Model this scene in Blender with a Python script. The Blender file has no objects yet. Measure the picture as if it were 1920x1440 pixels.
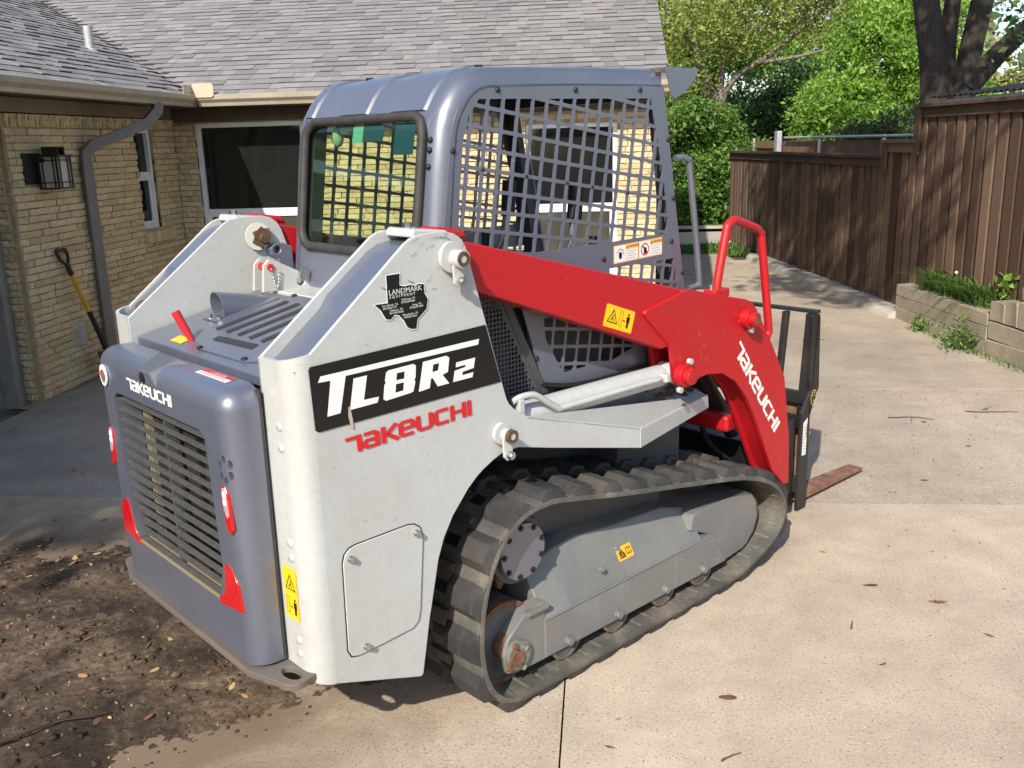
import bpy, bmesh, math, random
import numpy as np
from mathutils import Vector, Matrix, geometry
rnd = random.Random(7)
npr = np.random.default_rng(11)
SC = bpy.context.scene
COL = SC.collection

# ------------------------------------------------------------------ camera, sky, sun, exposure
cam_d = bpy.data.cameras.new('camera'); cam = bpy.data.objects.new('camera', cam_d); COL.objects.link(cam)
cam_d.sensor_width = 36.0; cam_d.lens = 32.844; cam_d.clip_start = 0.05; cam_d.clip_end = 600
cam.matrix_world = Matrix(((0.9953337, 0.0027931, 0.0964518, 0.0),
                           (0.0926528, 0.2514980, -0.9634128, 0.0),
                           (-0.0269484, 0.9678538, 0.2500657, 1.85),
                           (0, 0, 0, 1)))
SC.camera = cam
SUN = Vector((-0.205, -0.770, 0.605)).normalized()
w = bpy.data.worlds.new('World'); SC.world = w; w.use_nodes = True
wn = w.node_tree.nodes; wl = w.node_tree.links
sky = wn.new('ShaderNodeTexSky'); sky.sky_type = 'NISHITA'; sky.sun_disc = False
sky.sun_elevation = math.asin(SUN.z); sky.sun_rotation = math.atan2(SUN.x, SUN.y)
sky.air_density = 1.0; sky.dust_density = 1.3; sky.ozone_density = 1.3
wl.new(sky.outputs[0], wn['Background'].inputs['Color']); wn['Background'].inputs['Strength'].default_value = 0.15
sun_d = bpy.data.lights.new('sun', 'SUN'); sun_d.energy = 4.6; sun_d.angle = math.radians(0.6); sun_d.color = (1.0, 0.915, 0.785)
sun = bpy.data.objects.new('sun', sun_d); COL.objects.link(sun)
sun.rotation_euler = SUN.to_track_quat('Z', 'Y').to_euler(); sun.location = (-5, -12, 14)
vs = SC.view_settings; vs.view_transform = 'Standard'; vs.look = 'None'; vs.gamma = 1; vs.exposure = 0.57

# ------------------------------------------------------------------ materials
MATS = {}
def nt(name):
    m = bpy.data.materials.new(name); m.use_nodes = True
    n = m.node_tree.nodes; l = m.node_tree.links
    return m, n, l, n['Principled BSDF']
def ramp(n, l, fac, stops):
    r = n.new('ShaderNodeValToRGB'); e = r.color_ramp.elements
    while len(e) < len(stops): e.new(0.5)
    for el, (p, c) in zip(e, stops): el.position = p; el.color = (*c, 1) if len(c) == 3 else c
    l.new(fac, r.inputs[0]); return r.outputs[0]
def noise(n, l, scale, detail=4, rough=.55, vec=None, dist=0.0, coord='Object'):
    t = n.new('ShaderNodeTexNoise'); t.inputs['Scale'].default_value = scale; t.inputs['Detail'].default_value = detail
    t.inputs['Roughness'].default_value = rough; t.inputs['Distortion'].default_value = dist
    if vec is None:
        c = n.new('ShaderNodeTexCoord'); vec = c.outputs[coord]
    l.new(vec, t.inputs['Vector']); return t.outputs['Fac']
def mapped(n, l, scale=(1, 1, 1), rot=(0, 0, 0), coord='Object'):
    c = n.new('ShaderNodeTexCoord'); m = n.new('ShaderNodeMapping')
    m.inputs['Scale'].default_value = scale; m.inputs['Rotation'].default_value = rot
    l.new(c.outputs[coord], m.inputs[0]); return m.outputs[0]
def mix(n, l, fac, a, b, mode='MIX'):
    x = n.new('ShaderNodeMix'); x.data_type = 'RGBA'; x.blend_type = mode
    for sock, v in ((x.inputs[0], fac), (x.inputs[6], a), (x.inputs[7], b)):
        if isinstance(v, (int, float)): sock.default_value = v
        elif isinstance(v, tuple): sock.default_value = (*v, 1)
        else: l.new(v, sock)
    return x.outputs[2]
def math_n(n, l, op, a, b=None):
    x = n.new('ShaderNodeMath'); x.operation = op
    for i, v in enumerate((a, b)):
        if v is None: continue
        if isinstance(v, (int, float)): x.inputs[i].default_value = v
        else: l.new(v, x.inputs[i])
    return x.outputs[0]
def bump(n, l, h, strength, dist, p):
    b = n.new('ShaderNodeBump'); b.inputs['Strength'].default_value = strength; b.inputs['Distance'].default_value = dist
    l.new(h, b.inputs['Height']); l.new(b.outputs[0], p.inputs['Normal'])
def P(p, **k):
    for a, v in k.items():
        s = p.inputs[a.replace('_', ' ')]
        s.default_value = (*v, 1) if isinstance(v, tuple) and len(v) == 3 else v
def simple(name, col, rough=.5, metal=0.0, spec=.5, nscale=0, namt=.15, bumps=None, coat=0.0):
    if name in MATS: return MATS[name]
    m, n, l, p = nt(name); P(p, Roughness=rough, Metallic=metal, Base_Color=col)
    p.inputs['Specular IOR Level'].default_value = spec; p.inputs['Coat Weight'].default_value = coat
    p.inputs['Coat Roughness'].default_value = .12
    if nscale:
        f = noise(n, l, nscale, 5, .6)
        dk = tuple(c * (1 - namt) for c in col); lt = tuple(min(1, c * (1 + namt)) for c in col)
        l.new(ramp(n, l, f, [(.3, dk), (.7, lt)]), p.inputs['Base Color'])
        if bumps: bump(n, l, f, bumps[0], bumps[1], p)
    MATS[name] = m; return m
def paint(name, col, dirt, rough=.35, amt=.5, specks=True, coat=.25, dirtcol=None, coat_ior=1.5, coat_rough=.22):
    """worn machine paint: dusty film, small chips and streaks that have their own shapes"""
    m, n, l, p = nt(name); P(p, Roughness=rough)
    p.inputs['Coat Weight'].default_value = coat; p.inputs['Coat Roughness'].default_value = coat_rough; p.inputs['Coat IOR'].default_value = coat_ior
    f1 = noise(n, l, 3.0, 6, .62); f2 = noise(n, l, 38, 4, .7)
    base = mix(n, l, math_n(n, l, 'MULTIPLY', ramp(n, l, f1, [(.42, (0, 0, 0)), (.75, (1, 1, 1))]), amt), col, dirt)
    if specks:
        v = mapped(n, l, (9, 9, 30), (.3, .5, .2))
        f3 = noise(n, l, 3.2, 3, .75, v)
        base = mix(n, l, ramp(n, l, f3, [(.70, (0, 0, 0)), (.735, (1, 1, 1))]), base, dirtcol or tuple(c * .35 for c in dirt))
    fs_ = noise(n, l, 4.0, 5, .7, mapped(n, l, (7, 7, .55)))
    base = mix(n, l, math_n(n, l, 'MULTIPLY', ramp(n, l, fs_, [(.52, (0, 0, 0)), (.78, (1, 1, 1))]), amt * .7), base, dirt)
    base = mix(n, l, .12, base, mix(n, l, f2, (0.02, .02, .02), (1, 1, 1)), 'OVERLAY')
    l.new(base, p.inputs['Base Color'])
    l.new(ramp(n, l, f1, [(.3, (rough, ) * 3), (.8, (min(1, rough + .25), ) * 3)]), p.inputs['Roughness'])
    bump(n, l, f2, .04, .002, p)
    MATS[name] = m; return m

WHITE = paint('white_paint', (.435, .455, .455), (.36, .345, .31), .34, .5, True, .35)
RED = paint('red_paint', (.42, .005, .010), (.34, .012, .016), .38, .5, True, .12, (.42, .2, .17))
GREY = paint('grey_paint', (.080, .091, .130), (.098, .108, .142), .40, .6, True, 1.0, (.19, .20, .24), coat_ior=1.95, coat_rough=.30)
GREYD = paint('dark_grey_paint', (.055, .058, .066), (.08, .078, .075), .45, .5, False, .05)
STEELG = paint('track_frame_paint', (.135, .143, .150), (.20, .19, .16), .36, .8, True, .3, (.36, .37, .36))
BLACK = simple('black_matt', (.008, .008, .009), .6, nscale=40, namt=.3)
BLACKP = paint('black_paint', (.010, .010, .011), (.05, .042, .035), .4, .6, True, .1, (.16, .09, .05))
BOLT = simple('zinc_bolt', (.55, .55, .52), .3, 1.0, nscale=60, namt=.2)
RUST = simple('rusty_steel', (.16, .075, .04), .8, .1, nscale=25, namt=.5, bumps=(.4, .004))
FORK = simple('rusty_fork', (.22, .115, .075), .75, .15, nscale=14, namt=.45, bumps=(.3, .004))
DECALW = simple('white_decal', (.72, .73, .72), .4)
DECALK = simple('black_decal', (.006, .006, .007), .33)
DECALR = simple('red_decal', (.55, .012, .016), .4)
DECALY = simple('yellow_decal', (.80, .50, .01), .4)
DECALO = simple('orange_decal', (.78, .42, .14), .45)
GOLD = simple('gold_decal', (.55, .40, .14), .4)
LENSR = simple('red_reflector', (.50, .006, .010), .15, coat=.6, nscale=120, namt=.35, bumps=(.12, .001))
LENSW = simple('lamp_chrome', (.8, .8, .83), .15, .6)
SEAL = simple('rubber_seal', (.035, .031, .032), .65, nscale=20, namt=.3)

def rubber():
    m, n, l, p = nt('track_rubber'); P(p, Roughness=.75)
    f = noise(n, l, 6, 6, .65); g = noise(n, l, 60, 3, .7)
    c = ramp(n, l, f, [(.30, (.045, .044, .042)), (.50, (.085, .081, .072)), (.72, (.185, .160, .122))])
    l.new(mix(n, l, .25, c, mix(n, l, g, (0, 0, 0), (1, 1, 1)), 'OVERLAY'), p.inputs['Base Color'])
    bump(n, l, g, .25, .003, p); return m
RUBBER = rubber()
LUG = paint('lug_rubber', (.022, .023, .026), (.085, .077, .064), .6, .75, True, .0, (.12, .115, .105))

# ------------------------------------------------------------------ mesh helpers
def finish(me, smooth=None):
    bm = bmesh.new(); bm.from_mesh(me); bmesh.ops.recalc_face_normals(bm, faces=bm.faces)
    bm.to_mesh(me); bm.free()
    if smooth is not None:
        for p in me.polygons: p.use_smooth = True
        me.set_sharp_from_angle(angle=math.radians(smooth))
    return me
def mk(name, verts, faces, mat, parent=None, smooth=None, bevel=0, seg=2):
    me = bpy.data.meshes.new(name); me.from_pydata([tuple(map(float, v)) for v in verts], [], [tuple(f) for f in faces])
    finish(me, smooth if not bevel else None)
    return link(name, me, mat, parent, bevel, seg)
def link(name, me, mat, parent=None, bevel=0, seg=2):
    if mat and not me.materials: me.materials.append(mat)
    o = bpy.data.objects.new(name, me); COL.objects.link(o)
    if parent: o.parent = parent
    if bevel:
        for p in me.polygons: p.use_smooth = True
        b = o.modifiers.new('bevel', 'BEVEL'); b.width = bevel; b.segments = seg; b.limit_method = 'ANGLE'; b.angle_limit = math.radians(28)
        b.harden_normals = True; me.set_sharp_from_angle(angle=math.radians(28))
    return o
class MB:
    """collects solids, then links them as ONE mesh object"""
    def __init__(s): s.v = []; s.f = []
    def add(s, v, f):
        k = len(s.v); s.v += [tuple(map(float, q)) for q in v]; s.f += [tuple(i + k for i in q) for q in f]; return s
    def box(s, x0, x1, y0, y1, z0, z1):
        return s.add([(x, y, z) for x in (x0, x1) for y in (y0, y1) for z in (z0, z1)],
                     [(0, 1, 3, 2), (4, 6, 7, 5), (0, 4, 5, 1), (2, 3, 7, 6), (0, 2, 6, 4), (1, 5, 7, 3)])
    def hexa(s, p):   # 8 points: bottom 4 then top 4
        return s.add(p, [(0, 3, 2, 1), (4, 5, 6, 7), (0, 1, 5, 4), (1, 2, 6, 5), (2, 3, 7, 6), (3, 0, 4, 7)])
    def tube(s, path, r, n=10, cap=True):
        path = [Vector(p) for p in path]; k = len(path); rs = r if isinstance(r, (list, tuple)) else [r] * k
        t0 = (path[1] - path[0]).normalized(); ref = Vector((0, 0, 1)) if abs(t0.z) < .9 else Vector((1, 0, 0))
        u = t0.cross(ref).normalized(); vs = []
        for i in range(k):
            a = path[max(0, i - 1)]; b = path[min(k - 1, i + 1)]; t = (b - a).normalized()
            u = (u - t * u.dot(t)).normalized(); w_ = t.cross(u)
            for j in range(n):
                an = 2 * math.pi * j / n; vs.append(path[i] + (u * math.cos(an) + w_ * math.sin(an)) * rs[i])
        fs = [(i * n + j, i * n + (j + 1) % n, (i + 1) * n + (j + 1) % n, (i + 1) * n + j) for i in range(k - 1) for j in range(n)]
        if cap: fs += [tuple(range(n))[::-1], tuple(range((k - 1) * n, k * n))]
        return s.add(vs, fs)
    def disc(s, c, axis, r, h, n=20, r2=None):    # cylinder from c along axis
        c = Vector(c); a = Vector(axis).normalized()
        return s.tube([c, c + a * h], [r, r if r2 is None else r2], n)
    def ring(s, c, axis, r0, r1, h, n=28):
        c = Vector(c); a = Vector(axis).normalized(); ref = Vector((0, 0, 1)) if abs(a.z) < .9 else Vector((1, 0, 0))
        u = a.cross(ref).normalized(); w_ = a.cross(u); vs = []
        for rr, hh in ((r1, 0), (r1, h), (r0, h), (r0, 0)):
            for j in range(n):
                an = 2 * math.pi * j / n; vs.append(c + a * hh + (u * math.cos(an) + w_ * math.sin(an)) * rr)
        fs = [(q * n + j, q * n + (j + 1) % n, ((q + 1) % 4) * n + (j + 1) % n, ((q + 1) % 4) * n + j) for q in range(4) for j in range(n)]
        return s.add(vs, fs)
    def sphere(s, c, r, n=10, m=6, sc=(1, 1, 1)):
        vs = []; fs = []
        for i in range(m + 1):
            ph = math.pi * i / m
            for j in range(n):
                th = 2 * math.pi * j / n
                vs.append((c[0] + r * sc[0] * math.sin(ph) * math.cos(th), c[1] + r * sc[1] * math.sin(ph) * math.sin(th), c[2] + r * sc[2] * math.cos(ph)))
        for i in range(m):
            for j in range(n): fs.append((i * n + j, i * n + (j + 1) % n, (i + 1) * n + (j + 1) % n, (i + 1) * n + j))
        return s.add(vs, fs)
    def plate(s, loops, to3, t):
        """flat plate with holes: loops of 2D points (outer first); to3(u,v)->3D; t thickness vector"""
        loops = [lp if sum(lp[i - 1][0] * lp[i][1] - lp[i][0] * lp[i - 1][1] for i in range(len(lp))) > 0 else lp[::-1] for lp in loops]
        flat = [Vector(p) for lp in loops for p in lp]; k = 0; F_ = []
        for lp in loops: F_.append(list(range(k, k + len(lp)))); k += len(lp)
        if len(loops) == 1: tris = [tuple(q) for q in geometry.tessellate_polygon([[Vector((a, b, 0)) for a, b in loops[0]]])]; vv = flat
        else:
            vv, _, fo, _, _, of = geometry.delaunay_2d_cdt(flat, [], F_, 0, 1e-6)
            tris = [tuple(f) for f, o in zip(fo, of) if 0 in o and len(o) == 1]
        T = Vector(t); A = [Vector(to3(p.x, p.y)) for p in vv]; n = len(A)
        cnt = {}
        for q in tris:
            for i in range(3):
                e = (q[i], q[(i + 1) % 3]); cnt[e] = cnt.get(e, 0) + 1
        rim = [e for e in cnt if (e[1], e[0]) not in cnt]
        fs = list(tris) + [tuple(i + n for i in q[::-1]) for q in tris] + [(a, b, b + n, a + n) for a, b in rim]
        return s.add(A + [a + T for a in A], fs)
    def prism(s, pts2, to3, t):
        """extruded n-gon"""
        A = [Vector(to3(*p)) for p in pts2]; n = len(A); T = Vector(t)
        return s.add(A + [a + T for a in A], [tuple(range(n))[::-1], tuple(range(n, 2 * n))] + [(i, (i + 1) % n, n + (i + 1) % n, n + i) for i in range(n)])
    def build(s, name, mat, parent=None, smooth=None, bevel=0, seg=2):
        return mk(name, s.v, s.f, mat, parent, smooth, bevel, seg)
def tag(o, label=None, cat=None, group=None, kind=None):
    if label: o['label'] = label
    if cat: o['category'] = cat
    if group: o['group'] = group
    if kind: o['kind'] = kind
    return o
def empty(name, loc=(0, 0, 0), rz=0, label=None, cat=None, group=None, kind=None):
    o = bpy.data.objects.new(name, None); COL.objects.link(o); o.location = loc; o.rotation_euler = (0, 0, rz); o.empty_display_size = .1
    return tag(o, label, cat, group, kind)
def rrect(u0, u1, v0, v1, r, n=5):
    o = []
    for cx, cy, a0 in ((u1 - r, v1 - r, 0), (u0 + r, v1 - r, 90), (u0 + r, v0 + r, 180), (u1 - r, v0 + r, 270)):
        for i in range(n + 1):
            a = math.radians(a0 + 90 * i / n); o.append((cx + r * math.cos(a), cy + r * math.sin(a)))
    return o
def smooth_path(pts, n=4, closed=False):
    """Catmull-Rom resample"""
    P_ = [np.array(p, float) for p in pts]; k = len(P_); out = []
    rng = range(k) if closed else range(k - 1)
    for i in rng:
        if closed: a, b, c, d = P_[i - 1], P_[i], P_[(i + 1) % k], P_[(i + 2) % k]
        else: a, b, c, d = P_[max(0, i - 1)], P_[i], P_[i + 1], P_[min(k - 1, i + 2)]
        for j in range(n):
            t = j / n
            out.append(.5 * ((2 * b) + (-a + c) * t + (2 * a - 5 * b + 4 * c - d) * t * t + (-a + 3 * b - 3 * c + d) * t ** 3))
    if not closed: out.append(P_[-1])
    return [tuple(o) for o in out]
def clip_convex(poly, clip):
    """Sutherland-Hodgman; clip counter-clockwise convex"""
    out = list(poly)
    for i in range(len(clip)):
        a, b = clip[i], clip[(i + 1) % len(clip)]; inp = out; out = []
        def side(p): return (b[0] - a[0]) * (p[1] - a[1]) - (b[1] - a[1]) * (p[0] - a[0])
        for j in range(len(inp)):
            p, q = inp[j - 1], inp[j]; sp, sq = side(p), side(q)
            if (sp >= 0) != (sq >= 0):
                t = sp / (sp - sq); out.append((p[0] + (q[0] - p[0]) * t, p[1] + (q[1] - p[1]) * t))
            if sq >= 0: out.append(q)
        if not out: return []
    return out
def area2(p): return abs(sum(p[i - 1][0] * p[i][1] - p[i][0] * p[i - 1][1] for i in range(len(p)))) / 2
def text_mesh(body, size, align='LEFT'):
    c = bpy.data.curves.new('lettering', 'FONT'); c.body = body; c.size = size; c.align_x = align; c.resolution_u = 2
    o = bpy.data.objects.new('lettering', c); COL.objects.link(o); bpy.context.view_layer.update()
    me = bpy.data.meshes.new_from_object(o.evaluated_get(bpy.context.evaluated_depsgraph_get()))
    bpy.data.objects.remove(o); bpy.data.curves.remove(c)
    return me
def text_on(name, body, size, mat, parent, O, U, V, align='LEFT'):
    """flat lettering printed at origin O along unit vectors U (reading direction) and V (up)"""
    me = text_mesh(body, size, align); O, U, V = Vector(O), Vector(U), Vector(V)
    for v in me.vertices: v.co = O + U * v.co.x + V * v.co.y
    me.materials.append(mat); me.name = name
    o = bpy.data.objects.new(name, me); COL.objects.link(o); o.parent = parent; return o
def ribbon(pts, wd):
    """mitred flat stroke as one polygon"""
    L_, R_ = [], []; n = len(pts)
    for i in range(n):
        p = Vector(pts[i]); a = Vector(pts[i - 1]) if i else None; b = Vector(pts[i + 1]) if i < n - 1 else None
        d1 = (p - a).normalized() if a is not None else (b - p).normalized(); d2 = (b - p).normalized() if b is not None else d1
        n1 = Vector((-d1.y, d1.x)); n2 = Vector((-d2.y, d2.x)); m = (n1 + n2).normalized(); k = wd / 2 / max(.4, m.dot(n1))
        L_.append(tuple(p + m * k)); R_.append(tuple(p - m * k))
    return [(L_[i], L_[i + 1], R_[i + 1], R_[i]) for i in range(n - 1)]
GLYPH = {'T': (.66, [[(0, .90), (.53, .90), (.53, 0)]]), 'a': (.74, [[(.06, .90), (.46, .90), (.58, .80), (.58, .0)], [(.48, .10), (.18, .10), (.08, .2), (.08, .40), (.18, .5), (.48, .5)]]),
         'K': (.74, [[(.1, 1), (.1, 0)], [(.66, 1), (.24, .50)], [(.24, .50), (.70, 0)]]), 'e': (.74, [[(.62, .10), (.18, .10), (.08, .2), (.08, .8), (.18, .90), (.52, .90), (.6, .8), (.6, .5), (.18, .5)]]),
         'U': (.78, [[(.1, 1), (.1, .2), (.2, .10), (.55, .10), (.65, .2), (.65, 1)]]), 'C': (.74, [[(.66, .90), (.2, .90), (.1, .8), (.1, .2), (.2, .10), (.66, .10)]]),
         'H': (.80, [[(.1, 1), (.1, 0)], [(.65, 1), (.65, 0)], [(.2, .5), (.55, .5)]]), 'I': (.22, [[(.1, 1), (.1, 0)]])}
def wordmark(name, height, width, mat, parent, O, U, V, off):
    """the maker's lettering drawn from strokes"""
    tot = sum(GLYPH[c][0] for c in 'TaKeUCHI'); k = width / tot; mb = MB(); x = 0; O, U, V, off = map(Vector, (O, U, V, off))
    for c in 'TaKeUCHI':
        wd, strokes = GLYPH[c]
        for st in strokes:
            for q in ribbon(st, .20):
                mb.add([O + U * ((x + a) * k) + V * (b * height) + off for a, b in q], [(0, 1, 2, 3)])
        x += wd
    return mb.build(name, mat, parent)
# ================================================================== SETTING
def rand_src(n, l, joined):
    if joined:
        a = n.new('ShaderNodeAttribute'); a.attribute_name = 'rnd'; return a.outputs['Fac']
    return n.new('ShaderNodeObjectInfo').outputs['Random']
def piece_mat(name, stops, joined, rough=.85, nscale=30, namt=.3, bumps=(.3, .004), coat=0, coord='Object', big=None):
    m, n, l, p = nt(name); P(p, Roughness=rough); p.inputs['Specular IOR Level'].default_value = .3
    c = ramp(n, l, rand_src(n, l, joined), stops)
    f = noise(n, l, nscale, 5, .65, coord=coord)
    c = mix(n, l, namt, c, mix(n, l, f, (.05, .05, .05), (.95, .95, .95)), 'OVERLAY')
    if big:
        g = noise(n, l, big[0], 4, .6, coord=coord); c = mix(n, l, ramp(n, l, g, [(.45, (0, 0, 0)), (.75, (1, 1, 1))]), c, mix(n, l, .6, c, big[1]))
    l.new(c, p.inputs['Base Color']); bump(n, l, f, bumps[0], bumps[1], p); return m
BR = [(0, (.45, .34, .185)), (.35, (.55, .43, .25)), (.7, (.60, .475, .29)), (1, (.50, .385, .22))]
M_BRICK = piece_mat('tan_brick', BR, False, nscale=22, namt=.45, bumps=(.7, .01))
M_BRICKJ = piece_mat('tan_brick_joined', BR, True, nscale=22, namt=.45, bumps=(.7, .01))
SH = [(0, (.165, .157, .160)), (.4, (.20, .191, .194)), (.75, (.24, .229, .231)), (1, (.18, .171, .173))]
M_SH = piece_mat('shingle_granules', SH, False, rough=.9, nscale=160, namt=.5, bumps=(.4, .003))
M_SHJ = piece_mat('shingle_granules_joined', SH, True, rough=.9, nscale=160, namt=.5, bumps=(.4, .003))
M_MORTAR = simple('mortar', (.36, .27, .16), .9, nscale=30, namt=.25, bumps=(.3, .004))
M_TRIM = simple('taupe_trim', (.185, .16, .125), .55, nscale=8, namt=.12)
M_GUTTER = simple('tan_gutter', (.36, .31, .235), .38, nscale=6, namt=.12)
M_DOWN = simple('brown_downspout', (.19, .155, .135), .45, nscale=10, namt=.12)
M_SOFFIT = simple('brown_soffit', (.10, .065, .045), .7, nscale=10, namt=.25)
M_GDOOR = simple('grey_trim', (.22, .205, .18), .7, spec=.2, nscale=8, namt=.15)
M_WHITE = simple('white_window_frame', (.70, .70, .69), .4, nscale=12, namt=.08)
M_BLACKIRON = simple('black_iron', (.012, .012, .012), .5)
def glass_dark(name, col=(.012, .013, .012), rough=.06):
    m, n, l, p = nt(name); P(p, Base_Color=col, Roughness=rough); p.inputs['Specular IOR Level'].default_value = .5
    return m
M_PANE = glass_dark('dark_window_pane')
def screen():
    m, n, l, p = nt('insect_screen'); P(p, Roughness=.6)
    f = noise(n, l, 2.0, 3, .6); l.new(ramp(n, l, f, [(.3, (.030, .027, .021)), (.7, (.075, .068, .052))]), p.inputs['Base Color'])
    p.inputs['Specular IOR Level'].default_value = .2; return m
M_SCREEN = screen()

def concrete(name, c0, c1, c2, seed):
    m, n, l, p = nt(name); P(p, Roughness=.88); p.inputs['Specular IOR Level'].default_value = .25
    tc = n.new('ShaderNodeTexCoord'); oi = n.new('ShaderNodeObjectInfo')
    f1 = noise(n, l, .55, 6, .6, tc.outputs['Object'], .4); f2 = noise(n, l, 3.2, 6, .7, tc.outputs['Object'], .2)
    f3 = noise(n, l, 95, 3, .65, tc.outputs['Object']); f4 = noise(n, l, 240, 2, .6, tc.outputs['Object'])
    c = ramp(n, l, f1, [(.28, c0), (.5, c1), (.72, c2)])
    c = mix(n, l, .5, c, mix(n, l, f2, (.10, .09, .08), (.90, .90, .89)), 'OVERLAY')
    # dark grit and pale aggregate
    c = mix(n, l, ramp(n, l, f3, [(.585, (0, 0, 0)), (.65, (.8, .8, .8))]), c, (.16, .115, .085))
    c = mix(n, l, ramp(n, l, f3, [(.32, (.75, .75, .75)), (.38, (0, 0, 0))]), c, (.60, .54, .46))
    c = mix(n, l, .6, c, mix(n, l, f4, (.1, .1, .1), (.9, .9, .9)), 'OVERLAY')
    # grey stains, rust blush
    f5 = noise(n, l, .9, 4, .55, mapped(n, l, (1, .38, 1), (0, 0, .12)), .6)
    c = mix(n, l, ramp(n, l, f5, [(.52, (0, 0, 0)), (.72, (.55, .55, .55))]), c, tuple(v * .62 for v in c1))
    f6 = noise(n, l, 1.7, 3, .5, tc.outputs['Object'], 1.0)
    c = mix(n, l, ramp(n, l, f6, [(.66, (0, 0, 0)), (.78, (.5, .5, .5))]), c, (.36, .235, .13))
    # damp, soil-stained halo round the spilled mud
    vd = n.new('ShaderNodeVectorMath'); vd.operation = 'DISTANCE'; mpv = n.new('ShaderNodeMapping'); mpv.inputs['Scale'].default_value = (1, 1, 0); l.new(tc.outputs['Object'], mpv.inputs[0]); l.new(mpv.outputs[0], vd.inputs[0]); vd.inputs[1].default_value = (-2.75, 2.45, 0)
    dd = math_n(n, l, 'ADD', vd.outputs['Value'], math_n(n, l, 'MULTIPLY', math_n(n, l, 'SUBTRACT', noise(n, l, 2.6, 7, .7, tc.outputs['Object'], .6), .5), 1.6))
    dd = math_n(n, l, 'MULTIPLY', dd, .25)
    c = mix(n, l, ramp(n, l, dd, [(.38, (.85, .85, .85)), (.56, (0, 0, 0))]), c, (.15, .108, .072))
    hv = n.new('ShaderNodeHueSaturation'); l.new(c, hv.inputs['Color'])
    l.new(math_n(n, l, 'ADD', math_n(n, l, 'MULTIPLY', oi.outputs['Random'], .16), .92), hv.inputs['Value'])
    l.new(hv.outputs[0], p.inputs['Base Color']); bump(n, l, math_n(n, l, 'ADD', f3, math_n(n, l, 'MULTIPLY', f2, .6)), .35, .004, p)
    return m
M_CONC = concrete('driveway_concrete', (.33, .275, .215), (.40, .335, .265), (.455, .39, .315), 1)
M_CONC2 = concrete('greyer_driveway_concrete', (.29, .245, .20), (.355, .305, .25), (.42, .365, .30), 9)
M_CONCG = concrete('grey_concrete', (.24, .215, .185), (.31, .28, .24), (.37, .335, .285), 2)
M_CURB = concrete('apron_concrete', (.33, .30, .26), (.42, .39, .34), (.50, .46, .40), 3)
M_STREET = concrete('street_concrete', (.40, .34, .28), (.45, .39, .32), (.50, .44, .36), 4)
M_EARTH = simple('earth', (.10, .075, .05), .95, nscale=12, namt=.4, bumps=(.5, .02))
M_LAWN = simple('lawn', (.075, .13, .03), .9, nscale=40, namt=.5, bumps=(.8, .03))

# ---- ground
g = MB().add([(-250, -120, -.06), (250, -120, -.06), (250, 420, -.06), (-250, 420, -.06)], [(0, 1, 2, 3)]).build('ground', M_EARTH); tag(g, kind='structure')
drv = empty('driveway', kind='structure')
def edgeX(y): return 3.03 + (9.9 - y) * .150
def slab(poly, mat, z=0.0):
    o = MB().prism(poly, lambda a, b: (a, b, z), (0, 0, -.10)).build('slab', mat, drv, bevel=0)
    return o
YL = [-3.2, -.6, 1.72, 4.655, 6.95, 8.66, 11.2, 14.75]; G = .003; G2 = .007
for a, b in zip(YL[:-1], YL[1:]):
    m = M_CONC if b < 8 else M_CONCG if b < 8.2 else M_CONC
    mat = {8.66: M_CONC2, 6.95: M_CONC2}.get(b, M_CONC)
    dz = rnd.uniform(-.003, .003)
    if b <= 8.7:
        slab([(-4.12 + G, a + G2), (-.135 - G, a + G2), (-.135 - G, b - G2), (-4.12 + G, b - G2)], M_CONCG if a > 4 else M_CONC, dz)
        slab([(-.135 + G, a + G2), (edgeX(a), a + G2), (edgeX(b), b - G2), (-.135 + G, b - G2)], mat, dz - .001)
    else:
        slab([(.80, a + G), (edgeX(a), a + G), (edgeX(b), b - G), (.80, b - G)], M_CONC, dz)
slab([(-4.12 + G, 8.66 + G), (.80 - G, 8.66 + G), (.80 - G, 9.33), (-4.12 + G, 9.33)], M_CONCG)
slab([(-4.30, -3), (-4.12 - G, -3), (-4.12 - G, 9.33), (-4.30, 9.33)], M_CONCG, .006)
def sheet(name, pts, mat, z, kind='structure'):
    o = MB().prism(pts, lambda a, b: (a, b, z), (0, 0, -.05)).build(name, mat); tag(o, kind=kind); return o
sheet('sidewalk', [(-12, 14.8), (2.05, 14.8), (1.95, 16.0), (-12, 16.0)], M_CONCG, -.012)
lawn = sheet('lawn', [(-14, 16.0), (2.6, 15.6), (2.6, 16.75), (-14, 16.75)], M_LAWN, .0)
sheet('street', [(-60, 16.8), (60, 16.8), (60, 19.55), (-60, 19.55)], M_STREET, -.02)
sheet('street_kerb', [(-60, 19.56), (60, 19.56), (60, 19.75), (-60, 19.75)], M_CURB, .09)
sheet('verge', [(-60, 19.76), (60, 19.76), (60, 60), (-60, 60)], M_LAWN, .03)
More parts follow.
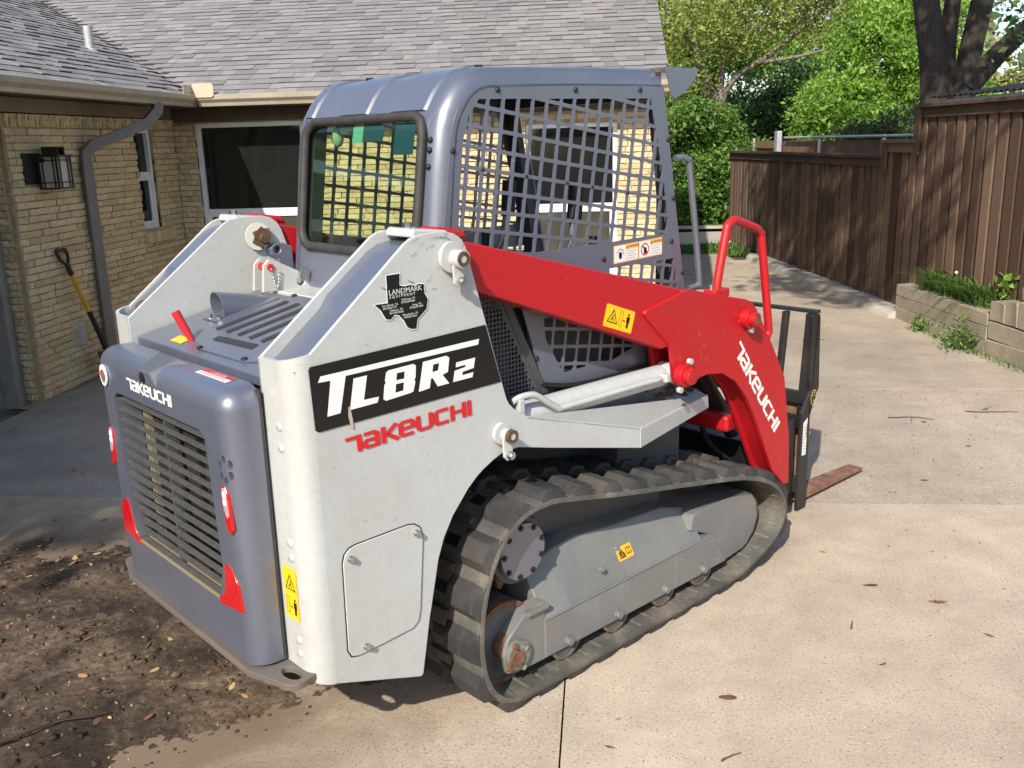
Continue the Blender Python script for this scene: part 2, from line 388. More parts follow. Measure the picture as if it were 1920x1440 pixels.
# sloping apron between driveway and fence (rounded concrete lip)
FD = Vector((.1328, -.9911, 0)); FN = Vector((-.9911, -.1328, 0)); FA = Vector((2.45, 15.9, 0))
def fpt(s, d, z): p = FA + FD * s + FN * d; return (p.x, p.y, z)
ap = MB(); rows = []
prof = [(.36, -.04), (.345, .035), (.32, .058), (.27, .066), (.16, .055), (.02, .035), (-.10, .03), (-.10, -.06)]
ns = 26
for i in range(ns + 1):
    s = .55 + (6.13 - .55) * i / ns; k = min(1, i / 2.0)
    rows.append([fpt(s, d * (.55 + .45 * k) if d > 0 else d, z * (.5 + .5 * k) + rnd.uniform(-.0015, .0015)) for d, z in prof])
npf = len(prof)
ap.add([p for r in rows for p in r], [(i * npf + j, i * npf + j + 1, (i + 1) * npf + j + 1, (i + 1) * npf + j) for i in range(ns) for j in range(npf - 1)] + [tuple(range(npf)), tuple(range(ns * npf, (ns + 1) * npf))[::-1]])
tag(ap.build('apron', M_CURB, smooth=50), kind='structure')

# ---- mud spread over the slab corner behind the machine
def mud_mat():
    m, n, l, p = nt('wet_mud'); P(p, Roughness=.8)
    f1 = noise(n, l, 2.2, 8, .68, dist=.5); f2 = noise(n, l, 34, 9, .78, dist=.3); f3 = noise(n, l, 120, 3, .6)
    c = ramp(n, l, f1, [(.34, (.024, .016, .011)), (.45, (.070, .046, .029)), (.54, (.15, .103, .065)), (.68, (.29, .215, .145))])
    c = mix(n, l, .9, c, mix(n, l, ramp(n, l, f2, [(.3, (0, 0, 0)), (.7, (1, 1, 1))]), (.03, .03, .03), (.85, .85, .85)), 'OVERLAY')
    c = mix(n, l, ramp(n, l, f3, [(.70, (0, 0, 0)), (.74, (1, 1, 1))]), c, (.42, .36, .27))
    l.new(c, p.inputs['Base Color']); l.new(ramp(n, l, f1, [(.34, (.45, ) * 3), (.6, (.9, ) * 3)]), p.inputs['Roughness'])
    bump(n, l, f2, 1.0, .022, p); return m
def vnoise(x, y, seed):
    s = np.zeros_like(x); a = 1.0; f = 1.0; r = np.random.default_rng(seed)
    for o in range(6):
        th = r.uniform(0, 6.28, 5); ph = r.uniform(0, 6.28, 5)
        for t_, p_ in zip(th, ph): s += a / 5 * np.sin((x * np.cos(t_) + y * np.sin(t_)) * f * 2.1 + p_ + 1.3 * np.sin((x * np.sin(t_) - y * np.cos(t_)) * f * 1.3 + p_))
        a *= .62; f *= 2.03
    return s
mx, my = np.meshgrid(np.linspace(-4.4, -.2, 420), np.linspace(1.2, 4.5, 330), indexing='ij')
def sdf_poly(x, y, poly):
    d = np.full(x.shape, 1e9); inside = np.zeros(x.shape, bool); n = len(poly)
    for i in range(n):
        ax, ay = poly[i]; bx, by = poly[(i + 1) % n]; ex, ey = bx - ax, by - ay
        t = np.clip(((x - ax) * ex + (y - ay) * ey) / (ex * ex + ey * ey), 0, 1)
        d = np.minimum(d, np.hypot(x - ax - t * ex, y - ay - t * ey))
        c = ((ay > y) != (by > y)) & (x < (bx - ax) * (y - ay) / (by - ay + 1e-12) + ax); inside ^= c
    return np.where(inside, d, -d)
mudpoly = [(-4.6, 3.72), (-2.9, 3.95), (-2.25, 4.05), (-1.7, 3.95), (-1.2, 3.3), (-.92, 2.95), (-1.0, 2.72), (-1.22, 2.62), (-1.42, 2.3), (-1.36, 1.6), (-1.6, 1.0), (-4.6, 1.0)]
sd = sdf_poly(mx, my, mudpoly) + .16 * vnoise(mx * 3.0, my * 3.0, 3)
mz = np.clip(sd, -.25, .45) * .045 + .010 * vnoise(mx * 5, my * 5, 5) + .006 * np.abs(vnoise(mx * 17, my * 17, 6)) + .003 * vnoise(mx * 45, my * 45, 8) - .004
mz = np.minimum(mz, .045)
nx_, ny_ = mx.shape; idx = np.arange(nx_ * ny_).reshape(nx_, ny_)
keep = (np.maximum.reduce([mz[:-1, :-1], mz[1:, :-1], mz[1:, 1:], mz[:-1, 1:]]) > -.012)
q = np.stack([idx[:-1, :-1], idx[1:, :-1], idx[1:, 1:], idx[:-1, 1:]], -1)[keep]
me = bpy.data.meshes.new('mud'); me.from_pydata(np.stack([mx, my, mz], -1).reshape(-1, 3).tolist(), [], q.tolist())
for p_ in me.polygons: p_.use_smooth = True
mud = link('mud', me, mud_mat()); tag(mud, 'dark wet mud spread over the slab behind the loader', 'mud', kind='stuff')

# ================================================================== HOUSE
house = empty('brick_house', (-4.31, 9.39, 0), label='tan brick house with grey shingle roof and brown gutters', cat='house')
HL = Vector((-4.31, 9.39, 0))
def H(o):           # keep world coordinates below the house empty
    o.location = o.location - HL; return o
def Hm(mb, *a, **k):
    o = mb.build(*a, **k); o.location = -HL; return o
X1, Y2 = -4.31, 9.39
wall1 = Hm(MB().box(-4.62, X1 + .012, 6.588, 8.54, -.05, 2.155).box(-4.62, X1 + .012, 8.90, 9.70, -.05, 2.155).box(-4.62, X1 + .012, 8.541, 8.899, -.05, 1.14).box(-4.62, X1 + .012, 8.541, 8.899, 2.075, 2.155), 'side_wall', M_MORTAR, house)
w2 = MB()
def wall2box(x0, x1, z0, z1): w2.box(x0, x1, Y2 - .012, Y2 + .30, z0, z1)
WA = (-4.07, -2.95, .42, 2.12); WB = (-.74, .15, .42, 2.02)
wall2box(X1 - .02, WA[0], -.05, 2.26); wall2box(WA[0], WA[1], -.05, WA[2]); wall2box(WA[0], WA[1], WA[3], 2.26)
wall2box(WA[1], WB[0], -.05, 2.26); wall2box(WB[0], WB[1], -.05, WB[2]); wall2box(WB[0], WB[1], WB[3], 2.26); wall2box(WB[1], .53, -.05, 2.26)
w2.box(.25, .53, Y2 + .31, 15, -.05, 2.26); w2.box(-9, .24, 14.7, 15, -.05, 2.26)
wall2 = Hm(w2, 'back_wall', M_MORTAR, house)
# brick meshes shared by the pieces
def brick_mesh(name, seed, joined=False):
    r = random.Random(seed); b = .006; bm = bmesh.new()
    bmesh.ops.create_cube(bm, size=1)
    for v in bm.verts: v.co = Vector((v.co.x * .30, v.co.y * .05, v.co.z * .0445))
    bmesh.ops.subdivide_edges(bm, edges=[e for e in bm.edges if abs((e.verts[0].co - e.verts[1].co).x) > .1], cuts=3)
    for v in bm.verts:
        v.co.y += r.uniform(-.006, .006) if v.co.y < 0 else 0
        v.co.z += r.uniform(-.003, .003)
    me = bpy.data.meshes.new(name); bm.to_mesh(me); bm.free(); return me
BM = [brick_mesh('brick', 40 + i) for i in range(7)]
for me in BM: me.materials.append(M_BRICK)
def lay_bricks(parent, u0, u1, z0, z1, holes, place, limit):
    """running courses; place(u,z)->(location, rotation z). nearest bricks become parts, the rest one joined part"""
    specs = []; z = z0 + .027; row = 0
    while z < z1:
        u = u0 - rnd.uniform(0, .28)
        while u < u1:
            L_ = rnd.choice((.20, .29, .29, .30, .38)); a, b = max(u, u0), min(u + L_, u1); u += L_
            segs = [(a + .005, b - .005)]
            for h in holes:
                if h[2] - .02 < z < h[3] + .02:
                    ns_ = []
                    for s0, s1 in segs:
                        if s1 <= h[0] or s0 >= h[1]: ns_.append((s0, s1))
                        else:
                            if s0 < h[0]: ns_.append((s0, h[0]))
                            if s1 > h[1]: ns_.append((h[1], s1))
                    segs = ns_
            for s0, s1 in segs:
                if s1 - s0 > .03: specs.append(((s0 + s1) / 2, z, s1 - s0))
        z += .0535; row += 1
    sp = []
    for u, z, L_ in specs:
        loc, rz = place(u, z); sp.append((loc, rz, L_))
    sp.sort(key=lambda t: -t[2] / ((Vector(t[0]) - Vector((0, 0, 1.85))).length))
    jm = MB(); jr = []
    for i, (loc, rz, L_) in enumerate(sp):
        me = BM[rnd.randrange(7)]; out = rnd.gauss(0, .004)
        if i < limit:
            o = bpy.data.objects.new('brick', me); COL.objects.link(o); o.parent = parent
            v = Vector((0, out, 0)); v.rotate(Matrix.Rotation(rz, 3, 'Z')); o.location = Vector(loc) + v
            o.rotation_euler = (0, 0, rz); o.scale = (L_ / .30, 1, 1)
        else:
            R_ = Matrix.Rotation(rz, 3, 'Z'); k = len(jm.v)
            jm.add([R_ @ Vector((v.co.x * L_ / .30, v.co.y + out, v.co.z)) + Vector(loc) for v in me.vertices], [tuple(p_.vertices) for p_ in me.polygons])
            jr += [rnd.random()] * len(me.polygons)
    if jr:
        o = jm.build('brick_field', M_BRICKJ, parent); at = o.data.attributes.new('rnd', 'FLOAT', 'FACE'); at.data.foreach_set('value', jr); tag(o, kind='stuff')
W1WIN = (8.54, 8.90, 1.14, 2.075)
lay_bricks(wall1, 6.60, 9.385, .02, 2.06, [W1WIN], lambda u, z: ((X1 + .0, u, z), math.pi / 2), 300)
lay_bricks(wall2, X1 + .03, .53, .02, 2.11, [WA, WB], lambda u, z: ((u, Y2 + .0, z), 0), 300)
lay_bricks(wall1, -4.53, -4.335, .02, 2.06, [], lambda u, z: ((u, 6.60, z), 0), 60)
# soldier course over the side wall
for i in range(58):
    o = bpy.data.objects.new('brick', BM[i % 7]); COL.objects.link(o); o.parent = wall1
    o.location = (X1 + rnd.uniform(-.004, .004), 6.66 + i * .047, 2.11); o.rotation_euler = (math.pi / 2, math.pi / 2, 0) if 0 else (0, math.pi / 2, math.pi / 2)
    o.scale = (.30, 1, .95)
for o in list(wall1.children) + list(wall2.children): o.location = o.location   # bricks use world coordinates of their wall (wall sits at the house offset)
# trim, soffit, roof
Hm(MB().box(-4.60, X1 + .02, 6.0, 9.37, 2.165, 2.275), 'frieze_board', M_TRIM, house, bevel=.004)
Hm(MB().box(-4.60, -3.95, -3, 8.97, 2.28, 2.30), 'soffit', M_SOFFIT, house)
Hm(MB().box(-4.60, .58, 9.01, 9.60, 2.262, 2.279), 'soffit', M_SOFFIT, house)
Hm(MB().box(-4.31, .58, Y2 - .02, Y2 + .1, 2.13, 2.258), 'frieze_board', M_SOFFIT, house, bevel=.004)
S = .42; EX, EY, EZ = -3.86, 8.96, 2.355; cs = 1 / math.hypot(1, S); RX = .62
roof = Hm(MB().add([(EX, -4, EZ), (EX, EY, EZ), (EX - 6, EY + 6, EZ + 6 * S), (EX - 6, -4, EZ + 6 * S), (EX, -4, EZ - .07), (EX, EY, EZ - .07), (EX - 6, EY + 6, EZ + 6 * S - .07), (EX - 6, -4, EZ + 6 * S - .07),
                    (RX - .02, EY, EZ), (RX - .02, EY + 6, EZ + 6 * S), (RX - .02, EY, EZ - .07), (RX - .02, EY + 6, EZ + 6 * S - .07), (EX - 6, EY + 9, EZ), (RX - .02, EY + 9, EZ)],
                   [(0, 1, 2, 3), (4, 7, 6, 5), (0, 4, 5, 1), (1, 8, 9, 2), (5, 6, 11, 10), (1, 5, 10, 8), (8, 10, 11, 9), (3, 7, 4, 0), (2, 9, 13, 12), (9, 11, 13)]), 'roof', M_SHJ, house)
at = roof.data.attributes.new('rnd', 'FLOAT', 'FACE'); at.data.foreach_set('value', [.1] * len(roof.data.polygons))
M_BUTT = simple('shingle_butt', (.075, .067, .068), .9)
def tab_mesh(i):
    r = random.Random(i + 90); t = .007 + .004 * (i % 3); me = bpy.data.meshes.new('shingle')
    k = r.uniform(-.012, .012)
    v = [(-.5, 0, 0), (.5, 0, 0), (.5 , .175, -.006), (-.5, .175, -.006), (-.5 - 0, .0, t), (.5, k * .3, t), (.5, .175, .001), (-.5, .175, .001)]
    me.from_pydata(v, [], [(0, 3, 2, 1), (4, 5, 6, 7), (0, 1, 5, 4), (1, 2, 6, 5), (2, 3, 7, 6), (3, 0, 4, 7)]); me.materials.append(M_SH); me.materials.append(M_BUTT); me.polygons[2].material_index = 1; return me
TM = [tab_mesh(i) for i in range(6)]
def shingle(origin, U, V, Nn, ulen, vmax, limit, ustart=lambda v: 0.0):
    Mx = Matrix((U, V, Nn)).transposed(); sp = []; v = -.03; row = 0
    while v < vmax:
        u = ustart(v) - rnd.uniform(0, .2)
        while u < ulen(v):
            wd = rnd.uniform(.10, .27)
            if u + wd > ustart(v) - .02:
                e = min(u + wd, ulen(v)); b = max(u, ustart(v))
                if e - b > .03: sp.append((b, e, v))
            u += wd
        v += .142; row += 1
    def dist(t): return (origin + U * ((t[0] + t[1]) / 2) + V * t[2] - Vector((0, 0, 1.85))).length
    sp.sort(key=lambda t: -(t[1] - t[0]) ** .3 / dist(t)); jm = MB(); jr = []
    for i, (b, e, v) in enumerate(sp):
        loc = origin + U * ((b + e) / 2) + V * v + Nn * .008; me = TM[rnd.randrange(6)]; wd = e - b - .002
        if i < limit:
            o = bpy.data.objects.new('shingle', me); COL.objects.link(o); o.parent = roof; o.location = loc
            o.rotation_euler = Mx.to_euler(); o.scale = (wd, 1, 1)
        else:
            jm.add([loc + Mx @ Vector((q.co.x * wd, q.co.y, q.co.z)) for q in me.vertices], [tuple(p_.vertices) for p_ in me.polygons]); jr += [rnd.random()] * 6
    if jr:
        o = jm.build('shingle_field', M_SHJ, roof); o.data.materials.append(M_BUTT)
        for q in range(2, len(o.data.polygons), 6): o.data.polygons[q].material_index = 1
        at = o.data.attributes.new('rnd', 'FLOAT', 'FACE'); at.data.foreach_set('value', jr); tag(o, kind='stuff')
shingle(Vector((EX, EY, EZ)), Vector((1, 0, 0)), Vector((0, cs, S * cs)), Vector((0, -S * cs, cs)), lambda v: RX - EX, 5.4, 170, lambda v: -v * cs)
shingle(Vector((EX, 4.6, EZ)), Vector((0, 1, 0)), Vector((-cs, 0, S * cs)), Vector((S * cs, 0, cs)), lambda v: EY - 4.6 + v * cs, 5.4, 130)
# gutters (K profile swept along the eaves)
def gutter(p0, p1, out):
    p0, p1, out = Vector(p0), Vector(p1), Vector(out); prof = [(0, .10), (0, 0), (.075, 0), (.085, .03), (.115, .06), (.12, .10), (.112, .104), (.105, .095), (.075, .035), (.065, .012), (.01, .012), (.01, .10)]
    v = [p + out * a + Vector((0, 0, b)) for p in (p0, p1) for a, b in prof]; n = len(prof)
    return Hm(MB().add(v, [(i, (i + 1) % n, n + (i + 1) % n, n + i) for i in range(n)] + [tuple(range(n)), tuple(range(n, 2 * n))[::-1]]), 'gutter', M_GUTTER, house)
gutter((-3.94, -3, 2.262), (-3.94, 9.035, 2.262), (1, 0, 0)); gutter((-3.815, 9.035, 2.262), (.64, 9.035, 2.262), (0, -1, 0))
sg = MB().plate([rrect(0, .21, 0, .13, .03)], lambda a, b: (-3.85 + a, 8.905, 2.34 + b), (0, .004, 0)); sg.box(-3.853, -3.849, 8.72, 8.905, 2.345, 2.45)
Hm(sg, 'splash_guard', simple('cream_metal', (.45, .39, .29), .4), house)
Hm(MB().tube([(-3.88, 8.22, 2.27), (-3.88, 8.2, 2.20), (-3.95, 8.12, 2.10), (-4.10, 7.82, 1.985), (-4.20, 7.64, 1.93), (-4.245, 7.58, 1.86), (-4.25, 7.57, 1.78), (-4.25, 7.57, .12), (-4.20, 7.57, .05)], .062, 4), 'downspout', M_DOWN, house, bevel=.008)
vp_ = MB().disc((-5.02, 9.32, 2.80), (0, 0, 1), .10, .06, 16, .05); vp_.disc((-5.02, 9.32, 2.85), (0, 0, 1), .042, .22, 16)
o = Hm(vp_, 'vent_pipe', simple('galvanised', (.42, .42, .42), .45, .3, nscale=20), roof, smooth=40); o.location = (0, 0, 0)
# windows
def window(name, axis, u0, u1, z0, z1, zbar, at_, depth, scr):
    """axis 'x': window in the back wall (u = x); 'y': in the side wall (u = y)"""
    f3 = (lambda a, b, d: (a, at_ + d, b)) if axis == 'x' else (lambda a, b, d: (at_ - d, a, b))
    wn_ = empty(name, (0, 0, 0)); wn_.parent = house; wn_.location = -HL
    fw = .045
    MB().plate([[(u0, z0), (u1, z0), (u1, z1), (u0, z1)], [(u0 + fw, z0 + fw), (u0 + fw, z1 - fw), (u1 - fw, z1 - fw), (u1 - fw, z0 + fw)]], lambda a, b: f3(a, b, 0.01), Vector(f3(0, 0, .07)) - Vector(f3(0, 0, 0))).build('frame', M_WHITE, wn_, bevel=.004)
    MB().prism([(u0 + fw, zbar - .025), (u1 - fw, zbar - .025), (u1 - fw, zbar + .025), (u0 + fw, zbar + .025)], lambda a, b: f3(a, b, .025), Vector(f3(0, 0, .04)) - Vector(f3(0, 0, 0))).build('meeting_rail', M_WHITE, wn_, bevel=.004)
    for a, b, d, m in ((zbar + .025, z1 - fw, .05, M_PANE), (z0 + fw, zbar - .025, .04, scr)):
        MB().prism([(u0 + fw, a), (u1 - fw, a), (u1 - fw, b), (u0 + fw, b)], lambda p_, q_: f3(p_, q_, d), Vector(f3(0, 0, .012)) - Vector(f3(0, 0, 0))).build('pane', m, wn_)
    MB().plate([[(u0 + fw, z0 + fw), (u1 - fw, z0 + fw), (u1 - fw, zbar - .025), (u0 + fw, zbar - .025)], [(u0 + fw + .03, z0 + fw + .03), (u0 + fw + .03, zbar - .055), (u1 - fw - .03, zbar - .055), (u1 - fw - .03, z0 + fw + .03)]], lambda a, b: f3(a, b, .028), Vector(f3(0, 0, .015)) - Vector(f3(0, 0, 0))).build('sash', M_WHITE, wn_)
    return wn_
window('window', 'x', *WA, 1.245, Y2, .1, M_SCREEN); window('window', 'x', *WB, 1.225, Y2, .1, M_SCREEN); window('window', 'y', *W1WIN, 1.65, X1, .1, M_PANE)
for k in range(7):
    o = Hm(MB().box(-4.34, -4.235, 8.50 + k * .082, 8.576 + k * .082, 1.02, 1.125), 'sill_brick', M_BRICK, house, bevel=.006)
Hm(MB().box(-4.32, -4.285, 7.10, 7.28, .30, .52).box(-4.29, -4.25, 7.15, 7.24, .33, .47), 'outlet_cover', simple('grey_box', (.38, .36, .33), .5), house, bevel=.008)
# garage opening: jamb boards and planked door
for k in range(3): Hm(MB().box(-4.50, -4.42 + .02 * k, 6.575 - .055 * (k + 1), 6.575 - .055 * k - .004, 0, 2.2), 'jamb_board', M_GDOOR, house, bevel=.005)
gd = empty('garage_door'); gd.parent = house; gd.location = -HL
for k in range(8):
    MB().box(-4.52, -4.48, 6.40 - .42 * (k + 1), 6.40 - .42 * k - .012, .01, 2.14).build('door_panel', M_GDOOR, gd, bevel=.006)
Hm(MB().box(-4.60, -4.38, -3, 6.585, 2.09, 2.164), 'door_header', M_TRIM, house, bevel=.005)
Hm(MB().box(-4.60, -4.34, -3, 2.98, 0, 2.085), 'garage_wall', M_MORTAR, house)

# ================================================================== FENCE
WOOD = [(0, (.062, .035, .023)), (.5, (.102, .062, .041)), (1, (.17, .108, .074))]
def wood_mat(name, stops):
    m, n, l, p = nt(name); P(p, Roughness=.75); p.inputs['Specular IOR Level'].default_value = .3
    c = ramp(n, l, n.new('ShaderNodeObjectInfo').outputs['Random'], stops)
    f = noise(n, l, 5, 5, .65, mapped(n, l, (9, 9, .8))); g = noise(n, l, 1.2, 4, .6)
    c = mix(n, l, .5, c, mix(n, l, f, (.1, .1, .1), (.9, .9, .9)), 'OVERLAY')
    c = mix(n, l, ramp(n, l, g, [(.5, (0, 0, 0)), (.8, (.5, .5, .5))]), c, (.13, .095, .068))
    l.new(c, p.inputs['Base Color']); bump(n, l, f, .4, .004, p); return m
M_WOOD = wood_mat('stained_fence_wood', WOOD)
M_WOOD2 = wood_mat('weathered_cedar', [(0, (.15, .085, .05)), (1, (.21, .12, .07))])
fence = empty('board_fence', fpt(-1.25, 0, 0), label='tall dark brown board fence stepping up beside the driveway', cat='fence'); FL = Vector(fpt(-1.25, 0, 0))
def fbox(mb, s0, s1, d0, d1, z0, z1):
    return mb.hexa([fpt(s0, d0, z0), fpt(s1, d0, z0), fpt(s1, d1, z0), fpt(s0, d1, z0), fpt(s0, d0, z1), fpt(s1, d0, z1), fpt(s1, d1, z1), fpt(s0, d1, z1)])
def Fm(mb, *a, **k):
    o = mb.build(*a, **k); o.location = o.location - FL; return o
def ftop(s): return 1.50 if s < 5.10 else 1.66 if s < 5.82 else 2.00
s = -1.25
while s < 10.5:
    wd = rnd.uniform(.128, .142)
    if ftop(s) != ftop(s + wd): wd = .10
    t = rnd.uniform(-.003, .003)
    Fm(fbox(MB(), s, s + wd, .018 + t, .036 + t, rnd.uniform(.03, .06), ftop(s)), 'board', M_WOOD, fence, bevel=.003, seg=1)
    Fm(fbox(MB(), s + wd - .03, s + wd + .075, -.006, .0145, .05, ftop(s + wd - .03)), 'board', M_WOOD, fence)
    s += wd + rnd.uniform(.042, .052)
for a, b, z in ((-1.25, 5.10, 1.50), (5.10, 5.84, 1.66), (5.84, 10.5, 2.0)):
    Fm(fbox(MB(), a - .01, b + .02, .034, .060, z - .02, z + .075), 'top_rail', M_WOOD, fence, bevel=.003)
    Fm(fbox(MB(), a - .04, b + .05, -.04, .10, z + .076, z + .112), 'cap_board', M_WOOD, fence, bevel=.004)
for sx, za, zb in ((5.09, 1.40, 1.755), (5.83, 1.62, 2.07)):
    Fm(fbox(MB(), sx - .01, sx + .10, .062, .085, za, zb), 'step_post', M_WOOD, fence, bevel=.003)
for sx in np.arange(-1.1, 10.3, 2.2): Fm(fbox(MB(), sx, sx + .09, -.11, -.02, -.05, ftop(sx)), 'post', M_WOOD, fence)
# metal framed fence behind
rf = empty('rear_fence', fpt(-6.6, -1.5, 0), label='weathered cedar fence with galvanised posts showing above the dark fence', cat='fence'); RL = Vector(fpt(-6.6, -1.5, 0))
def Rm(mb, *a, **k):
    o = mb.build(*a, **k); o.location = o.location - RL; return o
M_GALV = simple('galvanised_post', (.50, .51, .53), .4, .5, nscale=20)
s = -6.6
while s < 3.2:
    Rm(fbox(MB(), s, s + .13, -1.52, -1.50, .05, 1.74 + rnd.uniform(-.01, .01)), 'board', M_WOOD2, rf); s += .136
for sx in (-5.9, -4.9, -1.0, 1.6): Rm(MB().tube([fpt(sx, -1.44, 0), fpt(sx, -1.44, 1.80 if sx < -3 else 1.77)], .03, 10), 'post', M_GALV, rf)
Rm(fbox(MB(), -3.32, -3.12, -1.47, -1.37, .0, 1.93), 'gate_post', M_GALV, rf, bevel=.02)
Rm(MB().tube([fpt(-2.9, -1.44, 1.80), fpt(3.2, -1.44, 1.80)], .022, 8), 'rail', M_GALV, rf)
Rm(fbox(MB(), -6.6, -3.4, -1.495, -1.46, 1.60, 1.69), 'rail', M_WOOD2, rf)
# shed roof edge behind the tall part
shed = empty('garden_shed', fpt(5.9, -.9, 0), label='low shed with corrugated black roof behind the tall fence', cat='shed'); SL = Vector(fpt(5.9, -.9, 0))
mbv = []; K = 150
for i in range(K + 1):
    s = 5.7 + 4.6 * i / K; zz = .014 * math.sin(i * 1.9)
    mbv.append((fpt(s, -.10, 2.175 + zz), fpt(s, -2.2, 2.42 + zz)))
o = MB().add([p_ for r in mbv for p_ in r], [(2 * i, 2 * i + 1, 2 * i + 3, 2 * i + 2) for i in range(K)]).build('corrugated_roof', simple('black_corrugated', (.02, .02, .022), .5, .3), shed, smooth=60); o.location = -SL
o = fbox(MB(), 5.9, 10.3, -.24, -.17, 2.06, 2.15).build('fascia', M_WHITE, shed); o.location = -SL
o = fbox(MB(), 5.95, 10.2, -2.1, -.26, .0, 2.1).build('wall', M_WOOD2, shed); o.location = -SL

# ================================================================== RETAINING WALL
PA = Vector((2.998, 9.82, 0)); PD = Vector((.135, -.991, 0)).normalized(); PN = Vector((-PD.y, PD.x, 0)) * -1; PN = Vector((PD.y, -PD.x, 0))
if PN.x > 0: PN = -PN
def ppt(s, d, z): p = PA + PD * s + PN * d; return (p.x, p.y, z)
ret = empty('retaining_wall', ppt(0, 0, 0), label='low weathered concrete retaining wall with cracks along the fence', cat='wall'); PL = Vector(ppt(0, 0, 0))
M_RET = concrete('retaining_concrete', (.20, .175, .13), (.28, .245, .185), (.37, .325, .25), 7)
def course(name, s0, s1, z0, z1, d0=0, dd=.16, n=8, mat=M_RET, jag=.008):
    v = []; 
    for i in range(n + 1):
        s = s0 + (s1 - s0) * i / n; j = lambda: rnd.uniform(-jag, jag)
        v += [ppt(s, d0 + j(), z0), ppt(s, d0 + j(), z1 + j()), ppt(s, d0 - dd, z1 + j()), ppt(s, d0 - dd, z0)]
    f = [(4 * i + a, 4 * i + (a + 1) % 4, 4 * i + 4 + (a + 1) % 4, 4 * i + 4 + a) for i in range(n) for a in range(4)] + [(0, 1, 2, 3), (4 * n + 3, 4 * n + 2, 4 * n + 1, 4 * n)]
    o = MB().add(v, f).build(name, mat, ret, bevel=.006, seg=1); o.location = -PL; return o
course('block', 0, 1.735, -.06, .119, .002, jag=.003); course('block', 0, 1.735, .121, .233, 0, jag=.003); course('block', 0, 1.735, .236, .35, .001, jag=.005)
course('block', 1.755, 6.0, -.06, .14, .012, jag=.012); course('block', 1.765, 6.0, .145, .30, .004, jag=.012)
course('block', 1.775, 1.98, .305, .475, 0, jag=.014, n=3); course('block', 1.99, 2.16, .305, .50, .003, jag=.014, n=3); course('block', 2.17, 6.0, .305, .52, 0, jag=.014, n=14)
course('block', 2.13, 6.0, .525, .64, -.03, .15, jag=.016, n=14)
o = MB().hexa([ppt(.02, -.15, -.05), ppt(6, -.15, -.05), ppt(6, -.75, -.05), ppt(.02, -.75, -.05), ppt(.02, -.15, .31), ppt(6, -.15, .40), ppt(6, -.75, .40), ppt(.02, -.75, .31)]).build('planter_soil', M_EARTH); tag(o, kind='structure')

# ================================================================== VEGETATION
def leaf_mat(name, stops, trans=.35, rough=.5):
    m, n, l, p = nt(name); P(p, Roughness=rough); p.inputs['Specular IOR Level'].default_value = .35
    a = n.new('ShaderNodeAttribute'); a.attribute_name = 'rnd'
    c = ramp(n, l, a.outputs['Fac'], stops); l.new(c, p.inputs['Base Color'])
    t = n.new('ShaderNodeBsdfTranslucent'); l.new(mix(n, l, .5, c, (.5, .6, .08), 'MULTIPLY') if 0 else c, t.inputs['Color'])
    ms = n.new('ShaderNodeMixShader'); ms.inputs[0].default_value = trans
    l.new(p.outputs[0], ms.inputs[1]); l.new(t.outputs[0], ms.inputs[2]); l.new(ms.outputs[0], n['Material Output'].inputs['Surface']); return m
L_MID = leaf_mat('mid_green_leaf', [(0, (.085, .175, .035)), (.5, (.15, .27, .055)), (1, (.235, .38, .09))], .45)
L_YEL = leaf_mat('yellow_green_leaf', [(0, (.22, .27, .06)), (.5, (.34, .39, .10)), (1, (.46, .48, .16))], .5)
L_BRI = leaf_mat('bright_green_leaf', [(0, (.14, .27, .04)), (.5, (.24, .41, .06)), (1, (.33, .50, .10))], .5)
L_DRK = leaf_mat('dark_evergreen_leaf', [(0, (.05, .105, .04)), (1, (.11, .18, .065))], .35)
L_GRY = leaf_mat('grey_green_leaf', [(0, (.05, .075, .03)), (1, (.11, .14, .06))], .3)
L_GRASS = leaf_mat('grass_blade', [(0, (.05, .12, .025)), (.6, (.11, .22, .045)), (1, (.22, .31, .08))], .35)
def bark(name, c0, c1):
    m, n, l, p = nt(name); P(p, Roughness=.9)
    f = noise(n, l, 6, 6, .7, mapped(n, l, (4, 4, .9)), .4); g = noise(n, l, 2.5, 3, .5)
    c = ramp(n, l, f, [(.3, c0), (.7, c1)]); l.new(c, p.inputs['Base Color']); bump(n, l, f, .9, .03, p); return m
BARKD = bark('dark_bark', (.014, .011, .009), (.065, .050, .040)); BARKL = bark('grey_bark', (.10, .085, .065), (.26, .225, .18))
